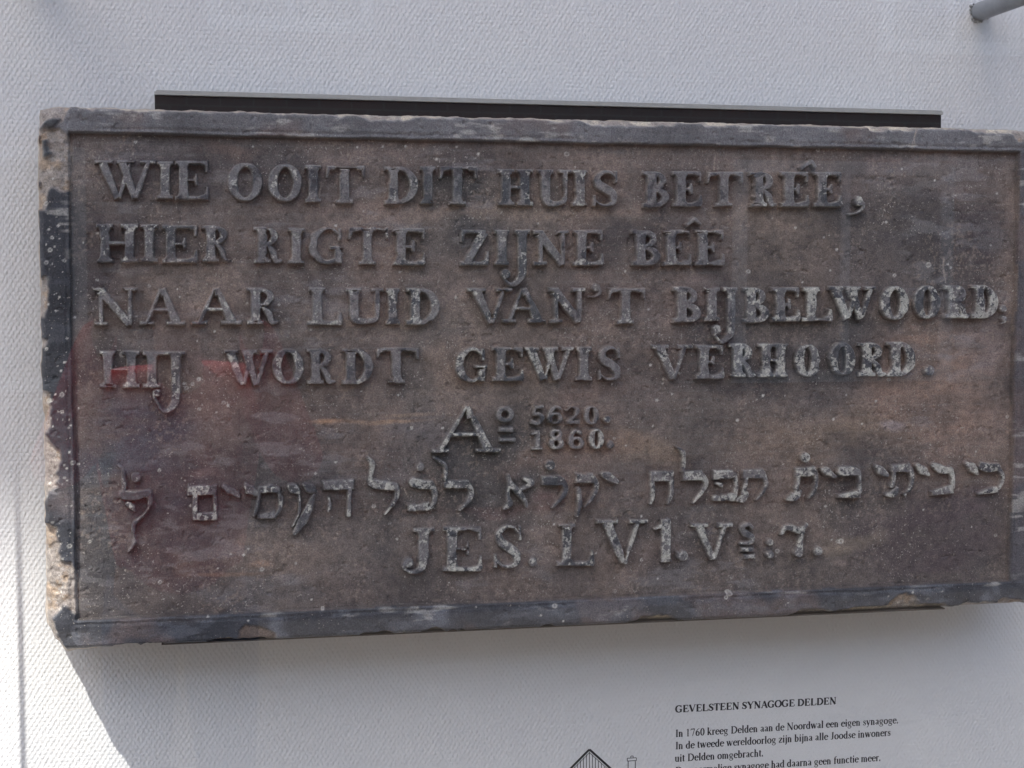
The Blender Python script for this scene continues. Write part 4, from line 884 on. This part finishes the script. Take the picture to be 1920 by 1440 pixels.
M_BRICK = brick_material(); M_ROOF = plain("dark roof tiles", (.06, .05, .05), .8, 0, 20, .3, .01); M_FRAME = plain("white painted timber", (.7, .7, .68), .5)
M_DARKGLASS = plain("dark window glass", (.02, .025, .03), .12, 0, 5, .1, 0)
HY = -9.5
house = empty("brick_house", (1.0, HY, 0)); tag(house, "red brown brick house with dark roof on the far side of the pavement", "house")
bm = bmesh.new(); add_box(bm, -9, 11, HY-7, HY, 0, 5.2); link("brick_wall", bm_mesh("brick_wall", bm), M_BRICK, house)
bm = bmesh.new()
pv = [(-9.4, HY+.4, 5.1), (11.4, HY+.4, 5.1), (11.4, HY-3.5, 8.3), (-9.4, HY-3.5, 8.3), (-9.4, HY-7.4, 5.1), (11.4, HY-7.4, 5.1)]
pv = [bm.verts.new(p) for p in pv]
for f in ((0, 1, 2, 3), (3, 2, 5, 4), (0, 3, 4), (1, 5, 2), (0, 4, 5, 1)): bm.faces.new([pv[i] for i in f])
link("roof", bm_mesh("roof", bm), M_ROOF, house)
for x0, z0, w, h in ((-5.6, .9, 1.5, 1.6), (-1.9, .9, 1.5, 1.6), (4.1, .9, 1.7, 1.6), (7.6, .9, 1.5, 1.6), (-3.2, 3.3, 1.1, 1.2), (.4, 3.3, 1.1, 1.2), (5.2, 3.3, 1.1, 1.2)):
    bm = bmesh.new()
    for a in ((x0, x0+.09, z0, z0+h), (x0+w-.09, x0+w, z0, z0+h), (x0+.09, x0+w-.09, z0+h-.09, z0+h), (x0+.09, x0+w-.09, z0, z0+.09), (x0+w/2-.03, x0+w/2+.03, z0+.09, z0+h-.09)):
        add_box(bm, a[0], a[1], HY+.002, HY+.07, a[2], a[3])
    wf = link("window_frame", bm_mesh("window_frame", bm), M_FRAME, house)
    bm = bmesh.new(); add_box(bm, x0+.05, x0+w-.05, HY+.004, HY+.03, z0+.05, z0+h-.05)
    g_ = link("pane", bm_mesh("pane", bm), M_DARKGLASS); g_.parent = wf; g_.location = (0, 0, 0)
bm = bmesh.new(); add_box(bm, 1.7, 2.8, HY+.002, HY+.06, .05, 2.35, .01); link("door", bm_mesh("door", bm), plain("dark green door", (.02, .06, .04), .4), house)

# the photographer, who is mirrored faintly in the sheet
def skin(name, joints, edges, mat, parent=None, levels=2):
    """one continuous surface grown around a skeleton: joints {key: (x, y, z, radius)}"""
    keys = list(joints); me = bpy.data.meshes.new(name)
    me.from_pydata([joints[k][:3] for k in keys], [(keys.index(a), keys.index(b)) for a, b in edges], [])
    o = bpy.data.objects.new(name, me); C.objects.link(o); me.materials.append(mat)
    sk = o.modifiers.new("skin", 'SKIN'); sk.use_smooth_shade = True
    for i, k in enumerate(keys):
        r_ = joints[k][3]; r_ = r_ if isinstance(r_, tuple) else (r_, r_)
        me.skin_vertices[0].data[i].radius = r_
        me.skin_vertices[0].data[i].use_root = (i == 0)
    sb = o.modifiers.new("smooth", 'SUBSURF'); sb.levels = levels; sb.render_levels = levels
    if parent: o.parent = parent
    return o
M_SKIN = plain("skin", (.52, .32, .24), .5, 0, 40, .06); M_RED = plain("red quilted jacket", (.62, .03, .045), .7, 0, 30, .2, .002)
M_JEAN = plain("blue denim", (.10, .14, .22), .85, 0, 120, .2); M_HAIR = plain("dark brown hair", (.03, .02, .015), .6, 0, 80, .3, .002); M_SHOE = plain("dark leather shoes", (.03, .028, .028), .5)
PXc, PY = float(CAM[0])+.03, float(CAM[1])-.50
def B(x, y, z, r): return (PXc+x, PY+y, z, r)
hz = float(CAM[2])
J = {'pelvis': B(0, 0, .96, (.13, .10)), 'belly': B(0, .01, 1.10, (.125, .095)), 'chest': B(0, 0, 1.28, (.145, .105)), 'neck0': B(0, .02, 1.43, .06), 'neck': B(0, .035, 1.50, .052), 'jaw': B(0, .06, 1.57, (.066, .075)), 'head': B(0, .045, 1.655, (.074, .092)), 'crown': B(0, .035, 1.72, (.05, .06))}
E_ = [('pelvis', 'belly'), ('belly', 'chest'), ('chest', 'neck0'), ('neck0', 'neck'), ('neck', 'jaw'), ('jaw', 'head'), ('head', 'crown')]
for s_, q in ((-1, 'l'), (1, 'r')):
    J.update({q+'sh': B(.17*s_, 0, 1.40, .052), q+'el': B(.27*s_, .18, 1.22, .040), q+'wr': B(.13*s_, .405, hz-.055, .026), q+'hip': B(.09*s_, 0, .90, .085), q+'kn': B(.10*s_, .02, .50, .055), q+'an': B(.11*s_, -.02, .09, .036), q+'toe': B(.13*s_, .13, .04, .034),
              q+'palm': B(.105*s_, .445, hz-.02, (.020, .034))})
    E_ += [('chest', q+'sh'), (q+'sh', q+'el'), (q+'el', q+'wr'), (q+'wr', q+'palm'), ('pelvis', q+'hip'), (q+'hip', q+'kn'), (q+'kn', q+'an'), (q+'an', q+'toe')]
    for f, (dz, ln_) in enumerate(((.042, .9), (.022, 1.0), (.002, .95), (-.018, .75))):      # four fingers bent round the back of the phone
        J[f'{q}f{f}a'] = B(.100*s_, .468, hz-.012+dz*.8, .0090); J[f'{q}f{f}b'] = B((.100-.026*ln_)*s_, .500, hz-.008+dz, .0084); J[f'{q}f{f}c'] = B((.100-.052*ln_)*s_, .499, hz-.008+dz, .0070)
        E_ += [(q+'palm', f'{q}f{f}a'), (f'{q}f{f}a', f'{q}f{f}b'), (f'{q}f{f}b', f'{q}f{f}c')]
    J[q+'ta'] = B(.094*s_, .452, hz-.045, .0105); J[q+'tb'] = B(.070*s_, .462, hz-.030, .0095)
    E_ += [(q+'palm', q+'ta'), (q+'ta', q+'tb')]
person = skin("person", J, E_, M_SKIN)
tag(person, "person in a red jacket and jeans holding up a phone to photograph the plaque", "person")
JK = {'hem': B(0, 0, .90, (.165, .135)), 'waist': B(0, .01, 1.08, (.160, .128)), 'breast': B(0, .0, 1.28, (.178, .135)), 'collar': B(0, .02, 1.44, (.085, .085))}
EJ = [('hem', 'waist'), ('waist', 'breast'), ('breast', 'collar')]
for s_, q in ((-1, 'l'), (1, 'r')):
    JK.update({q+'sh': B(.175*s_, 0, 1.39, .075), q+'el': B(.275*s_, .18, 1.215, .062), q+'cf': B(.150*s_, .365, hz-.090, .043)}); EJ += [('breast', q+'sh'), (q+'sh', q+'el'), (q+'el', q+'cf')]
skin("jacket", JK, EJ, M_RED, person)
TR = {'top': B(0, 0, .98, (.145, .115))}; ET = []
for s_, q in ((-1, 'l'), (1, 'r')):
    TR.update({q+'h': B(.09*s_, 0, .86, .105), q+'k': B(.10*s_, .02, .50, .073), q+'a': B(.11*s_, -.015, .10, .062)}); ET += [('top', q+'h'), (q+'h', q+'k'), (q+'k', q+'a')]
    skin("shoe", {'h': B(.11*s_, -.05, .045, .042), 'm': B(.118*s_, .04, .045, .044), 't': B(.13*s_, .15, .035, .034)}, [('h', 'm'), ('m', 't')], M_SHOE, person)
skin("trousers", TR, ET, M_JEAN, person)
skin("hair", {'a': B(0, -.035, 1.60, (.070, .05)), 'b': B(0, .0, 1.69, (.086, .085)), 'c': B(0, .045, 1.742, (.066, .06)), 'd': B(0, .085, 1.745, (.05, .03))}, [('a', 'b'), ('b', 'c'), ('c', 'd')], M_HAIR, person)
for s_ in (-1, 1):
    bm = bmesh.new(); m_ = bmesh.ops.create_uvsphere(bm, u_segments=16, v_segments=10, radius=.012); bmesh.ops.translate(bm, vec=B(.031*s_, .125, 1.645, 0)[:3], verts=m_["verts"]); e_ = link("eye", bm_mesh("eye", bm, True), M_FRAME); e_.parent = person
    skin("ear", {'a': B(.078*s_, .035, 1.665, .012), 'b': B(.082*s_, .030, 1.640, .014), 'c': B(.077*s_, .038, 1.615, .009)}, [('a', 'b'), ('b', 'c')], M_SKIN, person, 1)
skin("nose", {'a': B(0, .130, 1.650, .008), 'b': B(0, .146, 1.622, .011), 'c': B(0, .150, 1.610, .013)}, [('a', 'b'), ('b', 'c')], M_SKIN, person, 1)
skin("mouth", {'a': B(-.024, .128, 1.578, .004), 'b': B(0, .138, 1.580, .007), 'c': B(.024, .128, 1.578, .004)}, [('a', 'b'), ('b', 'c')], plain("lips", (.40, .15, .13), .5), person, 1)
bm = bmesh.new(); add_box(bm, float(CAM[0])-.055, float(CAM[0])+.110, float(CAM[1])-.022, float(CAM[1])-.013, hz-.052, hz+.026, .003)
ph = link("phone", bm_mesh("phone", bm), plain("black phone shell", (.015, .015, .018), .35, 0, 200, .1)); tag(ph, "black phone held up sideways in both hands of the person in red", "phone")
bm = bmesh.new()
add_tube(bm, [(float(CAM[0]), float(CAM[1])-.0132, hz), (float(CAM[0]), float(CAM[1])-.0115, hz)], [.007, .0065], 24); l_ = link("camera_lens", bm_mesh("camera_lens", bm), M_DARKGLASS); l_.parent = ph
